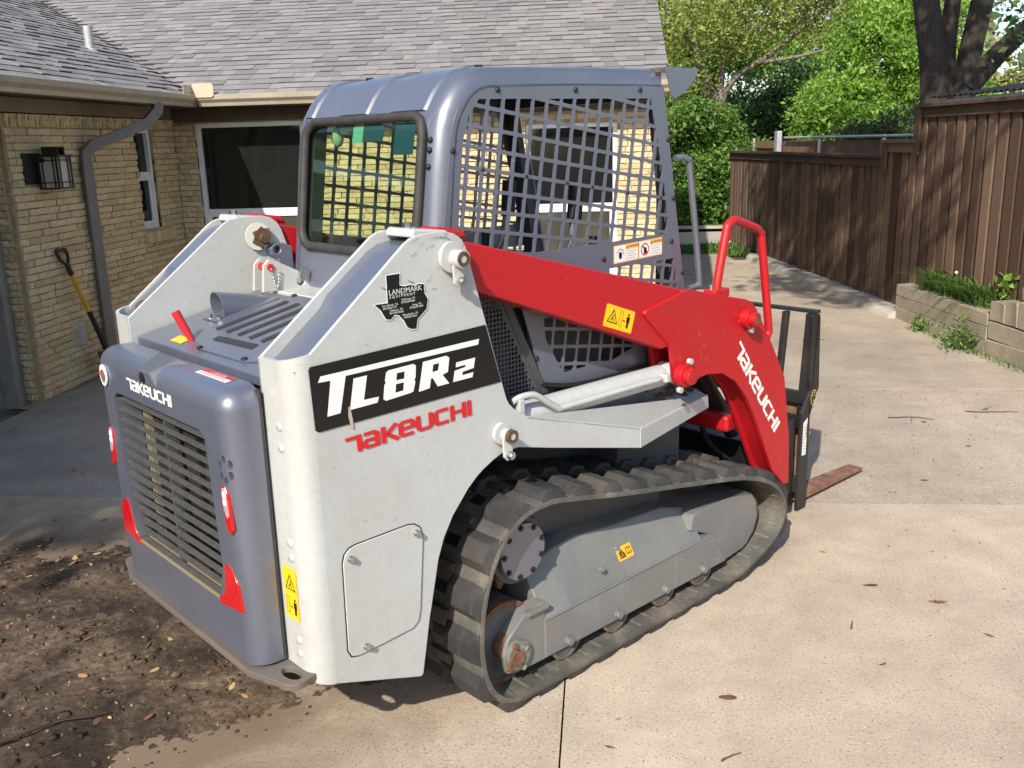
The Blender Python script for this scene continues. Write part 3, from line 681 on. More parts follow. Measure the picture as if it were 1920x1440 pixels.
def leaves(name, centers, size, mat, parent, up=.35, jitter=.35, rv=None):
    c = np.asarray(centers, float); N = len(c)
    nrm = npr.normal(size=(N, 3)); nrm[:, 2] += up * 2; nrm /= np.linalg.norm(nrm, axis=1, keepdims=True)
    a = npr.normal(size=(N, 3)); a -= nrm * (a * nrm).sum(1, keepdims=True); a /= np.linalg.norm(a, axis=1, keepdims=True)
    b = np.cross(nrm, a); sz = size * np.exp(npr.normal(0, jitter, N))[:, None]
    v = np.stack([c - a * sz * .5, c + b * sz * .27 + nrm * sz * .08, c + a * sz * .55 - nrm * sz * .06, c - b * sz * .27 + nrm * sz * .08], 1).reshape(-1, 3)
    me = bpy.data.meshes.new(name); me.vertices.add(4 * N); me.loops.add(4 * N); me.polygons.add(N)
    me.vertices.foreach_set('co', v.ravel()); me.loops.foreach_set('vertex_index', np.arange(4 * N, dtype=np.int32))
    me.polygons.foreach_set('loop_start', np.arange(0, 4 * N, 4, dtype=np.int32)); me.update(calc_edges=True)
    at = me.attributes.new('rnd', 'FLOAT', 'FACE'); at.data.foreach_set('value', (npr.random(N) if rv is None else np.clip(rv + npr.normal(0, .16, N), 0, 1)).astype(np.float32))
    me.materials.append(mat); o = bpy.data.objects.new(name, me); COL.objects.link(o); o.parent = parent; return o
def clumps(blobs, per, leaves_per, spread, shell=.55):
    """clump centres spread through ellipsoids, then leaves round each clump"""
    cc = []
    for (c, r, k) in blobs:
        n_ = int(per * k); d = npr.normal(size=(n_, 3)); d /= np.linalg.norm(d, axis=1, keepdims=True)
        rad = (shell + (1 - shell) * npr.random(n_))[:, None] ** .8; cc.append(np.array(c) + d * rad * np.array(r))
    cc = np.concatenate(cc); n_ = len(cc); m = npr.poisson(leaves_per * np.exp(npr.normal(0, .35, n_)))
    rv = npr.random(n_)
    L_ = np.repeat(cc, m, 0); L_ = L_ + npr.normal(size=L_.shape) * spread * np.array((1, 1, .65)); return cc, L_, np.repeat(rv, m)
def limb(mb, a, b, r0, r1, wob=.15, n=6, nn=8):
    a, b = np.array(a, float), np.array(b, float); L_ = np.linalg.norm(b - a); pts = []
    for i in range(n + 1):
        t = i / n; p_ = a + (b - a) * t + npr.normal(size=3) * wob * L_ * .12 * math.sin(math.pi * t); p_[2] += .10 * L_ * math.sin(math.pi * t); pts.append(p_)
    mb.tube(pts, [r0 + (r1 - r0) * i / n for i in range(n + 1)], nn); return pts
def tree(name, label, base, stems, blobs, mat, barkm, per=40, lp=90, size=.11, spread=.28, twigs=30, group=None, tr=.05, up=.35, cat='tree'):
    """stems: list of (path points, r0, r1)"""
    t = empty(name, base, label=label, cat=cat, group=group); B = np.array(base, float); mb = MB(); tips = []
    for path, r0, r1 in stems:
        pp = smooth_path(path, 4); k = len(pp); mb.tube([np.array(p_) - B for p_ in pp], [r0 + (r1 - r0) * i / (k - 1) for i in range(k)], 12); tips += [np.array(p_) for p_ in pp[k // 2:]]
    cc, L_, rv = clumps(blobs, per, lp, spread)
    for i in npr.permutation(len(cc))[:twigs]:
        d = [np.linalg.norm(cc[i] - p_) + 2 * max(0, p_[2] - cc[i][2]) for p_ in tips]; a = tips[int(np.argmin(d))]; limb(mb, a - B, cc[i] - B, tr, .012, .5, 5, 6)
    mb.build('trunk', barkm, t, smooth=60); leaves('crown', L_ - B, size, mat, t, up, rv=rv); return t

# elm across the street with pale forked trunk
tree('elm_tree', 'elm with pale forked trunk and yellow green leaves across the street', (2.75, 23.0, 0),
     [([(2.75, 23, 0), (2.78, 23, 1.4), (2.72, 23, 2.6)], .20, .13), ([(2.72, 23, 2.55), (2.35, 23, 3.3), (1.95, 23.2, 4.6), (1.7, 23.3, 6.2)], .10, .04), ([(2.72, 23, 2.55), (3.05, 22.9, 3.15), (3.9, 22.8, 3.7), (5.3, 22.5, 4.9), (6.6, 22.2, 5.6)], .09, .03), ([(2.72, 23, 2.6), (2.8, 23, 3.6), (3.1, 23, 5.0)], .09, .04), ([(3.5, 22.9, 3.45), (4.4, 22.6, 3.55), (5.4, 22.4, 3.75)], .05, .02)],
     [((2.0, 22.6, 4.3), (1.2, 1.1, 1.0), 1.0), ((2.8, 23.2, 5.6), (1.5, 1.2, 1.2), 1.2), ((4.4, 22.8, 5.4), (1.5, 1.1, .85), .9), ((1.7, 22.5, 3.2), (.55, .6, .45), .3), ((5.9, 22.3, 5.7), (1.2, .9, .6), .6), ((4.7, 22.7, 4.5), (1.3, .8, .55), .7), ((3.5, 22.9, 4.1), (.9, .7, .5), .45), ((5.9, 22.4, 4.3), (.9, .7, .45), .4)], L_YEL, BARKL, per=60, lp=85, size=.075, spread=.26, twigs=46, tr=.035)
# trees behind
tree('shade_tree', 'tall mid green tree rising behind the shingle roof edge', (.9, 27, 0), [([(.9, 27, 0), (1, 27, 3), (1.1, 27, 6)], .25, .1)],
     [((.6, 26.5, 5.0), (2.0, 1.5, 2.0), 1.4), ((2.0, 27, 7.0), (2.0, 1.5, 1.5), 1.0), ((1.9, 26.3, 3.6), (1.0, 1.0, 1.0), .6), ((-.5, 27, 6.8), (1.5, 1.4, 1.6), .7)], L_MID, BARKD, per=80, lp=110, size=.12, spread=.30, twigs=26)
tree('evergreen_tree', 'dark dense evergreen between the elm trunk and the bright shrub', (4.7, 27.5, 0), [([(4.7, 27.5, 0), (4.7, 27.5, 3)], .2, .08)],
     [((4.3, 27.2, 2.2), (1.6, 1.0, 1.0), 1.2), ((5.5, 27.3, 2.5), (1.2, 1.0, 1.2), .9), ((3.1, 27.5, 1.9), (1.2, .9, 1.1), .7)], L_DRK, BARKD, per=80, lp=130, size=.10, spread=.25, twigs=8)
tree('maple_tree', 'bright green bushy tree behind the galvanised fence rail', (6.2, 21.5, 0), [([(6.2, 21.5, 0), (6.2, 21.5, 1.6), (6.3, 21.5, 3)], .12, .06)],
     [((6.0, 21.3, 3.4), (1.25, 1.0, 1.15), 1.3), ((5.0, 21.0, 2.3), (.9, .8, .75), .8), ((7.0, 21.4, 2.7), (.95, .9, 1.0), .9), ((6.6, 21.6, 4.6), (1.0, .9, .8), .6), ((5.7, 20.8, 1.9), (1.3, .7, .6), .8)], L_BRI, BARKL, per=95, lp=150, size=.075, spread=.18, twigs=34, tr=.03)
tree('grey_shrub', 'hazy grey green shrub against the tall fence step', (5.4, 16.6, 0), [([(5.4, 16.6, 0), (5.4, 16.6, 1.4)], .05, .02)],
     [((5.25, 16.6, 1.85), (.62, .5, .42), 1.0), ((4.5, 16.9, 1.75), (.5, .4, .3), .5)], L_GRY, BARKD, per=90, lp=60, size=.05, spread=.12, twigs=20, tr=.012, cat='shrub')
tree('pale_tree', 'pale sunlit tree seen between the dark forked trunks and frame edge', (9.6, 25, 0), [([(9.6, 25, 0), (9.5, 25, 3), (9.2, 25, 5)], .18, .08)],
     [((9.6, 24.6, 4.0), (2.0, 1.2, 1.6), 1.2), ((10.5, 25, 2.2), (1.6, 1.0, 1.0), .7)], L_YEL, BARKL, per=50, lp=60, size=.11, spread=.28, twigs=16)
tree('back_tree', 'large hazy tree filling the gap above the bright shrub', (6.5, 34, 0), [([(6.5, 34, 0), (6.5, 34, 4), (7, 34, 7)], .3, .12)],
     [((5.0, 33.5, 5.6), (2.6, 1.6, 1.6), 1.0), ((8.3, 34, 6.2), (2.6, 1.6, 1.8), 1.0), ((10.8, 34, 4.2), (2.0, 1.6, 1.6), .7)], L_MID, BARKD, per=60, lp=80, size=.15, spread=.36, twigs=24)
tree('lime_tree', 'pale lime green tree filling the sky gap behind the elm branches', (3.6, 31, 0), [([(3.6, 31, 0), (3.6, 31, 4), (3.9, 31, 6)], .25, .1)],
     [((3.4, 30.8, 4.6), (2.0, 1.3, 1.3), .9), ((5.4, 31, 4.0), (1.6, 1.2, 1.0), .7), ((4.2, 31, 6.6), (2.4, 1.4, 1.1), .8)], L_BRI, BARKD, per=60, lp=80, size=.12, spread=.34, twigs=18)
# ivy covered bank of shrubs beside the street: separate shrubs
for i, (x, y, h, rr) in enumerate([(.55, 21.0, 2.3, .75), (1.55, 20.9, 2.55, .8), (2.45, 21.2, 2.2, .75), (3.3, 21.6, 1.7, .7), (-.5, 21.3, 2.6, .9)]):
    tree('hedge_shrub', ['leafy green shrub beside the roof edge across the street', 'tallest leafy shrub beyond the cab grab handle', 'leafy shrub at the far end of the dark fence', 'low shrub showing just above the far fence end', 'broad shrub hidden behind the house roof'][i], (x, y, 0),
         [([(x, y, 0), (x, y, h * .6)], .05, .03)], [((x, y, h * .62), (rr, .6, h * .34), 1.0), ((x, y - .1, h * .28), (rr, .6, h * .30), .9)] + [((x + rnd.gauss(0, rr * .6), y - .3 + rnd.uniform(-.2, .2), h * rnd.uniform(.5, 1.02)), (.28, .25, .24), .16) for _ in range(7)], L_MID, BARKD, per=62, lp=115, size=.075, spread=.17, twigs=14, group='shrubs across the street', tr=.015, cat='shrub')
# big dark forked tree behind the fence, its limbs reaching over the driveway
tree('oak_tree', 'big dark forked trunk rising right behind the tall fence', (4.25, 12.3, 0),
     [([(4.02, 12.3, 0), (4.05, 12.3, 1.5), (4.0, 12.3, 2.5), (3.80, 12.3, 3.6), (3.55, 12.1, 5.2), (3.0, 11.3, 7.2), (2.0, 9.8, 8.3)], .19, .10), ([(4.3, 12.35, 0), (4.36, 12.35, 1.6), (4.40, 12.35, 2.6), (4.55, 12.35, 3.7), (4.8, 12.4, 6)], .165, .11), ([(4.42, 12.3, 2.35), (4.72, 12.2, 2.75), (5.05, 12.0, 3.1), (5.5, 11.8, 3.5), (6.4, 11.4, 4.6)], .13, .06), ([(4.2, 12.4, 2.0), (4.18, 12.45, 2.9), (4.22, 12.5, 3.9), (4.1, 12.6, 5.5)], .11, .08)],
     [((.85, 3.9, 6.4), (.9, 1.5, .7), 1.0), ((1.15, 6.6, 6.6), (1.1, 1.7, .8), 1.25), ((1.9, 9.2, 7.0), (1.3, 1.6, .8), .9), ((3.0, 7.8, 6.8), (1.0, 1.1, .6), .8), ((4.6, 12.0, 7.5), (2.2, 2.0, 1.2), .4)], L_MID, BARKD, per=34, lp=50, size=.13, spread=.22, twigs=60, tr=.04)
lsp = leaves('leaf_spray', np.array([(rnd.gauss(.35, .13), rnd.gauss(-.75, .08), 2.95 + rnd.gauss(0, .17)) for _ in range(70)]), .10, L_DRK, bpy.data.objects['oak_tree'], .2, .3); tag(lsp, kind='stuff')
# unseen tree added over the garage side, crown shaped to shade the wall corner
tree('unseen_shade_tree', 'unseen tree added over the garage side of the drive to cast shade', (-7.2, -2.6, 0), [([(-7.2, -2.6, 0), (-7.0, -2.4, 3), (-6.4, -1.6, 5.2)], .22, .1)],
     [((-5.6, -1.0, 6.2), (1.6, 1.5, .8), 1.2), ((-6.5, -2.2, 7.4), (2, 1.8, 1), .5), ((-5.0, -2.9, 6.2), (.9, .6, .5), .7)], L_MID, BARKD, per=46, lp=90, size=.12, spread=.26, twigs=26)

# unseen trees added behind the camera so the paint reflects a darker horizon
for i, (x, y, h, r) in enumerate(((-16, -14, 6.5, 3.2), (-7.5, -20, 7, 3.4), (1.5, -21, 6.0, 3.6), (10, -17, 6.5, 3.4), (15, -8, 6, 3.2), (-19, -4, 6, 3.0))):
    tree('unseen_horizon_tree', ['unseen round tree added far back on the left', 'unseen tall tree added behind the camera on the left', 'unseen broad tree added straight behind the camera', 'unseen round tree added behind the camera on the right', 'unseen tree added far right to darken reflections', 'unseen tree added far left to darken reflections'][i], (x, y, 0), [([(x, y, 0), (x, y, h * .5), (x + .2, y, h * .8)], .25, .1)], [((x, y, h * .62), (r, r, h * .36), 1.0), ((x, y, h * .25), (r * .9, r * .9, h * .25), .6)], L_MID, BARKD, per=70, lp=26, size=.42, spread=.6, twigs=10, group='unseen trees added to darken reflections')

# ================================================================== TRACK LOADER (local frame: x forward, y left, z up)
ML = Vector((-.839, 3.128, 0))
LD = empty('track_loader', ML, math.radians(48.15), label='white, red and grey compact track loader parked on the driveway', cat='loader')
def sp(yv):   # side plane mapper
    return lambda a, b: (a, yv, b)
R_ = random.Random(5)
# ---------------- chassis
ch = MB(); ch.box(-.56, 1.20, -.25, .25, .30, .84); ch.box(-.60, .30, -.44, .44, .845, 1.20); ch.box(.31, 1.22, -.30, .30, .845, .97)
ch.box(.9, 1.30, -.40, .40, .42, .80)
ch.build('chassis', GREYD, LD, bevel=.01)
# ---------------- side panels, towers, fenders (one welded white body per side)
PANEL = [(-.558, 1.330), (-.237, 1.587), (-.215, 1.600), (-.194, 1.607), (-.137, 1.612), (-.095, 1.611), (-.060, 1.603), (-.040, 1.592), (-.029, 1.582), (-.016, 1.562), (-.004, 1.52), (.121, 1.091), (.128, 1.07), (.138, 1.052), (.153, 1.036), (.172, 1.022), (.213, .996), (.495, .912), (.794, .821),
         (.794, .744), (.494, .818), (.30, .866), (.217, .888), (.175, .899), (.139, .900), (.10, .897), (.063, .884), (.028, .868), (-.005, .848), (-.05, .812), (-.106, .752), (-.145, .690), (-.171, .627), (-.187, .560), (-.217, .440), (-.251, .272), (-.256, .264), (-.266, .263), (-.558, .369)]
def tower(s):
    Y = lambda v: -s * v    # s=+1 right side: y negative
    body = MB().plate([PANEL], sp(Y(.61)), (0, s * .012, 0)).build('side_panel', WHITE, LD, bevel=.003)
    # rounded rear corner and rear flange
    mb = MB(); pts = [(-.5575, .61)] + [(-.5575 - .065 * math.sin(math.radians(a)), .545 + .065 * math.cos(math.radians(a))) for a in range(10, 91, 10)] + [(-.6225, .452)]
    n = len(pts); t = .011
    inn = [(-.5575, .61 - t)] + [(-.5575 - (.065 - t) * math.sin(math.radians(a)), .545 + (.065 - t) * math.cos(math.radians(a))) for a in range(10, 91, 10)] + [(-.6225 + t, .452)]
    def zt(i): return 1.331 - .016 * i / (n - 1)
    def zb(i): return .369 + .022 * min(1, i / 8)
    V = []
    for i in range(n): V += [(pts[i][0], Y(pts[i][1]), zb(i)), (pts[i][0], Y(pts[i][1]), zt(i)), (inn[i][0], Y(inn[i][1]), zt(i)), (inn[i][0], Y(inn[i][1]), zb(i))]
    mb.add(V, [(4 * i + a, 4 * i + (a + 1) % 4, 4 * i + 4 + (a + 1) % 4, 4 * i + 4 + a) for i in range(n - 1) for a in range(4)] + [(0, 1, 2, 3), (4 * n - 1, 4 * n - 2, 4 * n - 3, 4 * n - 4)])
    mb.build('rear_corner', WHITE, LD, smooth=40)
    inner = [(-.6225, 1.312), (-.245, 1.600), (-.22, 1.612), (-.16, 1.618), (-.095, 1.617), (-.060, 1.608), (-.035, 1.59), (-.02, 1.565), (.045, 1.36), (.045, 1.10), (-.6225, 1.10)]
    MB().plate([inner], sp(Y(.45)), (0, -s * .012, 0)).build('inner_plate', WHITE, LD, bevel=.003)
    # sloping channel between the plates
    chn = [(-.60, 1.288), (-.43, 1.418), (-.405, 1.452), (-.262, 1.560), (-.225, 1.578), (-.15, 1.590), (-.06, 1.585)]
    V = []; 
    for x, z in chn: V += [(x, Y(.597), z), (x, Y(.463), z), (x + .01, Y(.463), z - .012), (x + .01, Y(.597), z - .012)]
    k = len(chn)
    MB().add(V, [(4 * i + a, 4 * i + (a + 1) % 4, 4 * i + 4 + (a + 1) % 4, 4 * i + 4 + a) for i in range(k - 1) for a in range(4)] + [(0, 1, 2, 3), (4 * k - 1, 4 * k - 2, 4 * k - 3, 4 * k - 4)]).build('channel', GREY, LD)
    cap = MB(); cap.hexa([(-.20, Y(.595), 1.60), (-.05, Y(.595), 1.592), (-.05, Y(.465), 1.592), (-.20, Y(.465), 1.60), (-.19, Y(.595), 1.625), (-.07, Y(.595), 1.612), (-.07, Y(.465), 1.612), (-.19, Y(.465), 1.625)])
    cap.build('tower_cap', WHITE, LD, bevel=.008)
    MB().hexa([(-.10, Y(.575), 1.600), (.03, Y(.575), 1.575), (.03, Y(.485), 1.575), (-.10, Y(.485), 1.600), (-.09, Y(.575), 1.622), (.01, Y(.575), 1.606), (.01, Y(.485), 1.606), (-.09, Y(.485), 1.622)]).build('arm_stop', RED, LD, bevel=.012)
    bo = MB(); bo.disc((-.165, Y(.53), 1.622), (0, 0, 1), .014, .016, 6); bo.build('bolt', BOLT, LD)
    if s < 0: bo = MB(); bo.ring((-.535, Y(.56), 1.336), (-.6, 0, .8), .012, .020, .004, 16); bo.build('drain_hole', RUST, LD)
    # fender
    F = [(.213, .61, .995), (.794, .61, .821), (1.352, .500, .812), (1.305, .452, .850), (.72, .452, .835), (.30, .452, .870)]
    V = [(x, Y(y), z) for x, y, z in F] + [(x, Y(y), z - .010) for x, y, z in F]
    n = 6; MB().add(V, [tuple(range(n))[::-1], tuple(range(n, 2 * n))] + [(i, (i + 1) % n, n + (i + 1) % n, n + i) for i in range(n)]).build('fender_top', WHITE, LD, bevel=.003)
    V = [(.782, Y(.612), .826), (1.352, Y(.502), .815), (1.376, Y(.490), .752), (.782, Y(.612), .746)]
    V += [(x, y + s * .012, z) for x, y, z in V]
    MB().hexa(V).build('fender_front', WHITE, LD, bevel=.004)
    # pivot bosses with keeper plates
    for cx, cz, r in ((-.069, 1.533, .046), (.102, .963, .036)):
        b = MB(); b.disc((cx - .008, Y(.611), cz + .004), (0, -s, 0), r, .016, 24); b.disc((cx, Y(.62), cz), (0, -s, 0), r * .58, .042, 20); b.build('pivot_boss', WHITE, LD, smooth=40, bevel=.002)
        b = MB(); b.ring((cx, Y(.648), cz), (0, -s, 0), .011, .022, .016, 20); b.build('pin_collar', simple('greasy_bronze', (.12, .075, .04), .5, .4, nscale=40, namt=.4), LD, smooth=40)
        kp = MB().plate([[(cx - .022, cz + .005), (cx + .022, cz + .005), (cx + .016, cz - .070), (cx - .004, cz - .084), (cx - .018, cz - .070)]], sp(Y(.632)), (0, -s * .009, 0)); kp.build('keeper_plate', WHITE, LD, bevel=.002)
        b = MB(); b.disc((cx, Y(.64), cz - .064), (0, -s, 0), .013, .018, 12); b.disc((cx, Y(.655), cz - .064), (0, -s, 0), .009, .008, 6); b.build('bolt', BOLT, LD, smooth=40)
    # service cover on the panel
    CV = [(-.509, .725), (-.502, .748), (-.485, .763), (-.462, .768), (-.285, .771), (-.258, .766), (-.238, .750), (-.229, .720), (-.253, .490), (-.262, .455), (-.285, .438), (-.40, .431), (-.478, .428), (-.502, .435), (-.513, .458)]
    MB().plate([CV], sp(Y(.6105)), (0, -s * .005, 0)).build('service_cover', WHITE, LD, bevel=.003)
    gr = [(x * 1.0, z) for x, z in CV]
    cxm = sum(a for a, b in CV) / len(CV); czm = sum(b for a, b in CV) / len(CV)
    MB().plate([[(cxm + (x - cxm) * 1.022, czm + (z - czm) * 1.018) for x, z in CV], CV[::-1]], sp(Y(.6106)), (0, -s * .0008, 0)).build('cover_gap', DECALK, LD)
    for x, z in ((-.486, .734), (-.255, .740), (-.455, .448)):
        b = MB(); b.disc((x, Y(.615), z), (0, -s, 0), .011, .008, 14); b.disc((x, Y(.622), z), (0, -s, 0), .008, .008, 10); b.build('bolt', BOLT, LD, smooth=40)
    for z in (1.135, 1.075, .80, .757, .505, .462):
        b = MB(); b.disc((-.6225, Y(.537), z), (-1, 0, 0), .0135, .006, 14, .009); b.build('rivet', WHITE, LD, smooth=60)
tower(1); tower(-1)
# ---------------- rear deck, hood
DZ = lambda x: 1.25 + .22 * (x + .61)
def deckbox(x0, x1, y0, y1, t, up=0.0):
    return [(x0, y0, DZ(x0) + up - t), (x1, y0, DZ(x1) + up - t), (x1, y1, DZ(x1) + up - t), (x0, y1, DZ(x0) + up - t), (x0, y0, DZ(x0) + up), (x1, y0, DZ(x1) + up), (x1, y1, DZ(x1) + up), (x0, y1, DZ(x0) + up)]
MB().hexa(deckbox(-.606, -.145, -.432, .432, .03)).build('deck_plate', GREY, LD, bevel=.004)
dk = lambda u: (lambda a, b: (a, b, DZ(a) + u))
MB().plate([[(-.576, .02), (-.572, -.267), (-.50, -.40), (-.13, -.40), (-.139, .17), (-.16, .196), (-.34, .212), (-.44, .205), (-.55, .09)]], dk(.001), (0, 0, .004)).build('vent_cover', GREY, LD, bevel=.002)
M_SLOT = simple('vent_mesh', (.03, .03, .034), .6, nscale=220, namt=.8)
for k in range(5):
    y = .125 - .075 * k; MB().plate([[(-.462, y), (-.20, y - .008), (-.195, y + .02), (-.455, y + .028)]], dk(.0065), (0, 0, .001)).build('vent_slot', M_SLOT, LD)
MB().plate([[(-.517, .046), (-.490, .056), (-.478, -.18), (-.508, -.19)]], dk(.0065), (0, 0, .001)).build('vent_slot', M_SLOT, LD)
for x, y in ((-.572, .02), (-.562, -.25), (-.15, .165), (-.145, -.38)):
    MB().sphere((x, y, DZ(x) + .006), .011, 10, 6, (1, 1, .6)).build('deck_screw', BLACK, LD, smooth=60)
# exhaust stack: slash-cut pipe on a base plate
MB().hexa(deckbox(-.415, -.185, .205, .335, .006, .008)).build('exhaust_base', GREY, LD, bevel=.002)
ex = MB(); A = Vector((-.17, .27, DZ(-.17) - .035)); ax = Vector((-.97, .03, .12)).normalized(); n = 24; side = ax.cross(Vector((0, 0, 1))).normalized(); upv = side.cross(ax)
V = []
for rr, sh in ((.0, 0), ):
    pass
for (L0, rad) in ((0, .040), (None, .054)):
    for i in range(n):
        a = 2 * math.pi * i / n; d = side * math.cos(a) * rad + upv * math.sin(a) * rad * .95
        L_ = 0 if L0 == 0 else (.215 + .012 * math.sin(a))
        V.append(A + ax * L_ + d)
Vi = []
for (L0, rad) in ((.03, .034), (None, .050)):
    for i in range(n):
        a = 2 * math.pi * i / n; d = side * math.cos(a) * rad + upv * math.sin(a) * rad * .95
        L_ = .03 if L0 is not None else (.215 + .012 * math.sin(a)); Vi.append(A + ax * L_ + d)
fs = [(i, (i + 1) % n, n + (i + 1) % n, n + i) for i in range(n)] + [(n + i, n + (i + 1) % n, 3 * n + (i + 1) % n, 3 * n + i) for i in range(n)] + [(3 * n + i, 3 * n + (i + 1) % n, 2 * n + (i + 1) % n, 2 * n + i) for i in range(n)] + [tuple(range(n))[::-1], tuple(range(2 * n, 3 * n))]
ex.add(V + Vi, fs).build('exhaust_stack', GREY, LD, smooth=45)
for x, y in ((-.405, .30), (-.408, .222), (-.195, .32)):
    b = MB(); b.disc((x, y, DZ(x) + .009), (0, 0, 1), .011, .010, 6); b.build('bolt', BOLT, LD)
b = MB(); b.tube([(-.54, .148, DZ(-.54)), (-.552, .155, DZ(-.54) + .03), (-.575, .168, DZ(-.54) + .095)], [.010, .013, .014], 10); b.build('latch_lever', simple('red_grip', (.55, .02, .03), .4), LD, smooth=50)
MB().plate([[(-.576, .232), (-.536, .242), (-.541, .156), (-.577, .150)]], dk(.0015), (0, 0, .001)).build('yellow_label', DECALY, LD)
# white cross plate and hitch lugs between hood and cab
MB().box(-.142, .02, -.436, .436, 1.325, 1.362).build('cross_plate', WHITE, LD, bevel=.004)
for y in (.372, .305):
    MB().plate([[(-.20, 1.36), (-.19, 1.455), (-.165, 1.475), (-.14, 1.468), (-.01, 1.40), (.01, 1.375), (.01, 1.36)], [(-.045 + .018 * math.cos(a), 1.385 + .018 * math.sin(a)) for a in np.linspace(0, 5.6, 9)]], sp(y), (0, -.014, 0)).build('lock_lug', WHITE, LD, bevel=.003)
b = MB(); b.disc((-.165, .285, 1.447), (0, 1, 0), .013, .115, 12); b.build('lock_pin', DECALR, LD, smooth=50)
b = MB(); b.disc((-.035, .288, 1.415), (0, -1, 0), .022, .012, 6); b.build('bolt', BOLT, LD)
cn = MB()
for k in range(14):
    t_ = k / 13; cn.sphere((-.165 + .03 * t_, .283, 1.44 - .06 * math.sin(math.pi * t_) - .01 * t_), .0045, 6, 4)
cn.build('pin_chain', BOLT, LD, smooth=60)
# burnt stain where the left pivot is greased
b = MB(); b.disc((-.125, .437, 1.545), (0, -1, 0), .050, .004, 18); b.build('grease_patch', simple('white_blister', (.62, .61, .56), .5), LD)
b = MB(); b.prism([(-.115 + R_.uniform(.026, .048) * math.cos(a), 1.540 + R_.uniform(.026, .048) * math.sin(a)) for a in np.linspace(0, 2 * math.pi, 18)[:-1]], sp(.4325), (0, -.004, 0)); b.disc((-.11, .428, 1.538), (0, -1, 0), .016, .02, 12); b.build('pivot_grease', simple('burnt_grease', (.085, .05, .025), .8, nscale=30, namt=.6), LD, smooth=40)
# ---- rear hood: rounded box with openings
def hood():
    HW = .468; x0, xr = -.632, -.745; zt, zb_ = 1.238, .425
    bm = bmesh.new(); bmesh.ops.create_cube(bm, size=1)
    for v in bm.verts:
        v.co.x = (xr + x0) / 2 + v.co.x * (x0 - xr); v.co.y *= 2 * HW; v.co.z = (zt + zb_) / 2 + v.co.z * (zt - zb_)
        if v.co.x < -.7 and v.co.z < .8: v.co.x += .018
    ed = [e for e in bm.edges if all(v.co.x < -.7 for v in e.verts) and not all(v.co.z < .8 for v in e.verts)]
    ed += [e for e in bm.edges if all(v.co.z > 1 for v in e.verts) and abs(e.verts[0].co.y - e.verts[1].co.y) < .01]
    bmesh.ops.bevel(bm, geom=ed, offset=.062, segments=7, affect='EDGES', profile=.5)
    me = bpy.data.meshes.new('rear_hood'); bm.to_mesh(me); bm.free()
    def solid(loops, d0, d1):
        m2 = bpy.data.meshes.new('cut'); mb = MB()
        for lp in loops: mb.prism(lp, lambda a, b: (d0, a, b), (d1 - d0, 0, 0))
        m2.from_pydata(mb.v, [], mb.f); finish(m2); o2 = bpy.data.objects.new('cut', m2); COL.objects.link(o2); return o2
    o = bpy.data.objects.new('rear_hood', me); COL.objects.link(o)
    grille = [(-.33, 1.085), (-.30, 1.105), (.30, 1.105), (.33, 1.085), (.335, .70), (.29, .585), (-.29, .585), (-.335, .70)]
    vents = [[(-.425 + cx + .007 * math.cos(a), 1.015 + cz + .013 * math.sin(a)) for a in np.linspace(0, 5.5, 8)] for cx, cz in ((0, .03), (.017, .012), (-.017, .018), (.016, -.02), (-.016, -.014), (0, -.032))]
    cut = solid([grille], -.9, -.64); cut2 = solid(vents, -.9, -.70)
    for c in (cut, cut2):
        b = o.modifiers.new('b', 'BOOLEAN'); b.operation = 'DIFFERENCE'; b.object = c; b.solver = 'EXACT'
    bpy.context.view_layer.update()
    m3 = bpy.data.meshes.new_from_object(o.evaluated_get(bpy.context.evaluated_depsgraph_get()))
    for c in (cut, cut2, o): bpy.data.objects.remove(c)
    m3.name = 'rear_hood'; m3.materials.clear()
    for p_ in m3.polygons: p_.use_smooth = True; p_.material_index = 0
    m3.set_sharp_from_angle(angle=math.radians(32))
    return link('rear_hood', m3, GREY, LD)
hd = hood()
def xr(z): return -.745 + .018 * max(0, min(1, (1.238 - z) / .8))      # rear face of the hood
# grille: louvres, uprights, core
M_CORE = simple('radiator_core', (.012, .011, .009), .8, nscale=90, namt=.8)
MB().box(-.662, -.642, -.33, .33, .585, 1.105).build('radiator_core', M_CORE, hd)
M_LOUV = simple('louvre_paint', (.075, .076, .075), .45, nscale=60, namt=.25)
M_STRAW = simple('dusty_strap', (.22, .18, .11), .8)
for y in (.235, .255, -.13): MB().box(-.680, -.663, y, y + .010, .60, 1.10).build('core_strap', M_STRAW if y > 0 else BLACK, hd)
for k in range(14):
    z = 1.083 - .0368 * k; hw = .332 if z > .70 else .30 + .03 * (z - .585) / .115
    MB().hexa([(-.716, -hw, z - .002), (-.716, hw, z - .002), (-.733, hw, z - .005), (-.733, -hw, z - .005), (-.716, -hw, z + .001), (-.716, hw, z + .001), (-.733, hw, z - .0015), (-.733, -hw, z - .0015)]).build('louvre', M_LOUV, hd)
for y in (.0, ): MB().box(-.72, -.690, y - .006, y + .006, .59, 1.10).build('grille_upright', GREYD, hd)
MB().hexa([(-.655, -.29, .588), (-.655, .29, .588), (-.735, .29, .588), (-.735, -.29, .588), (-.655, -.29, .606), (-.655, .29, .606), (-.735, .29, .592), (-.735, -.29, .592)]).build('grille_ledge', M_STRAW, hd)
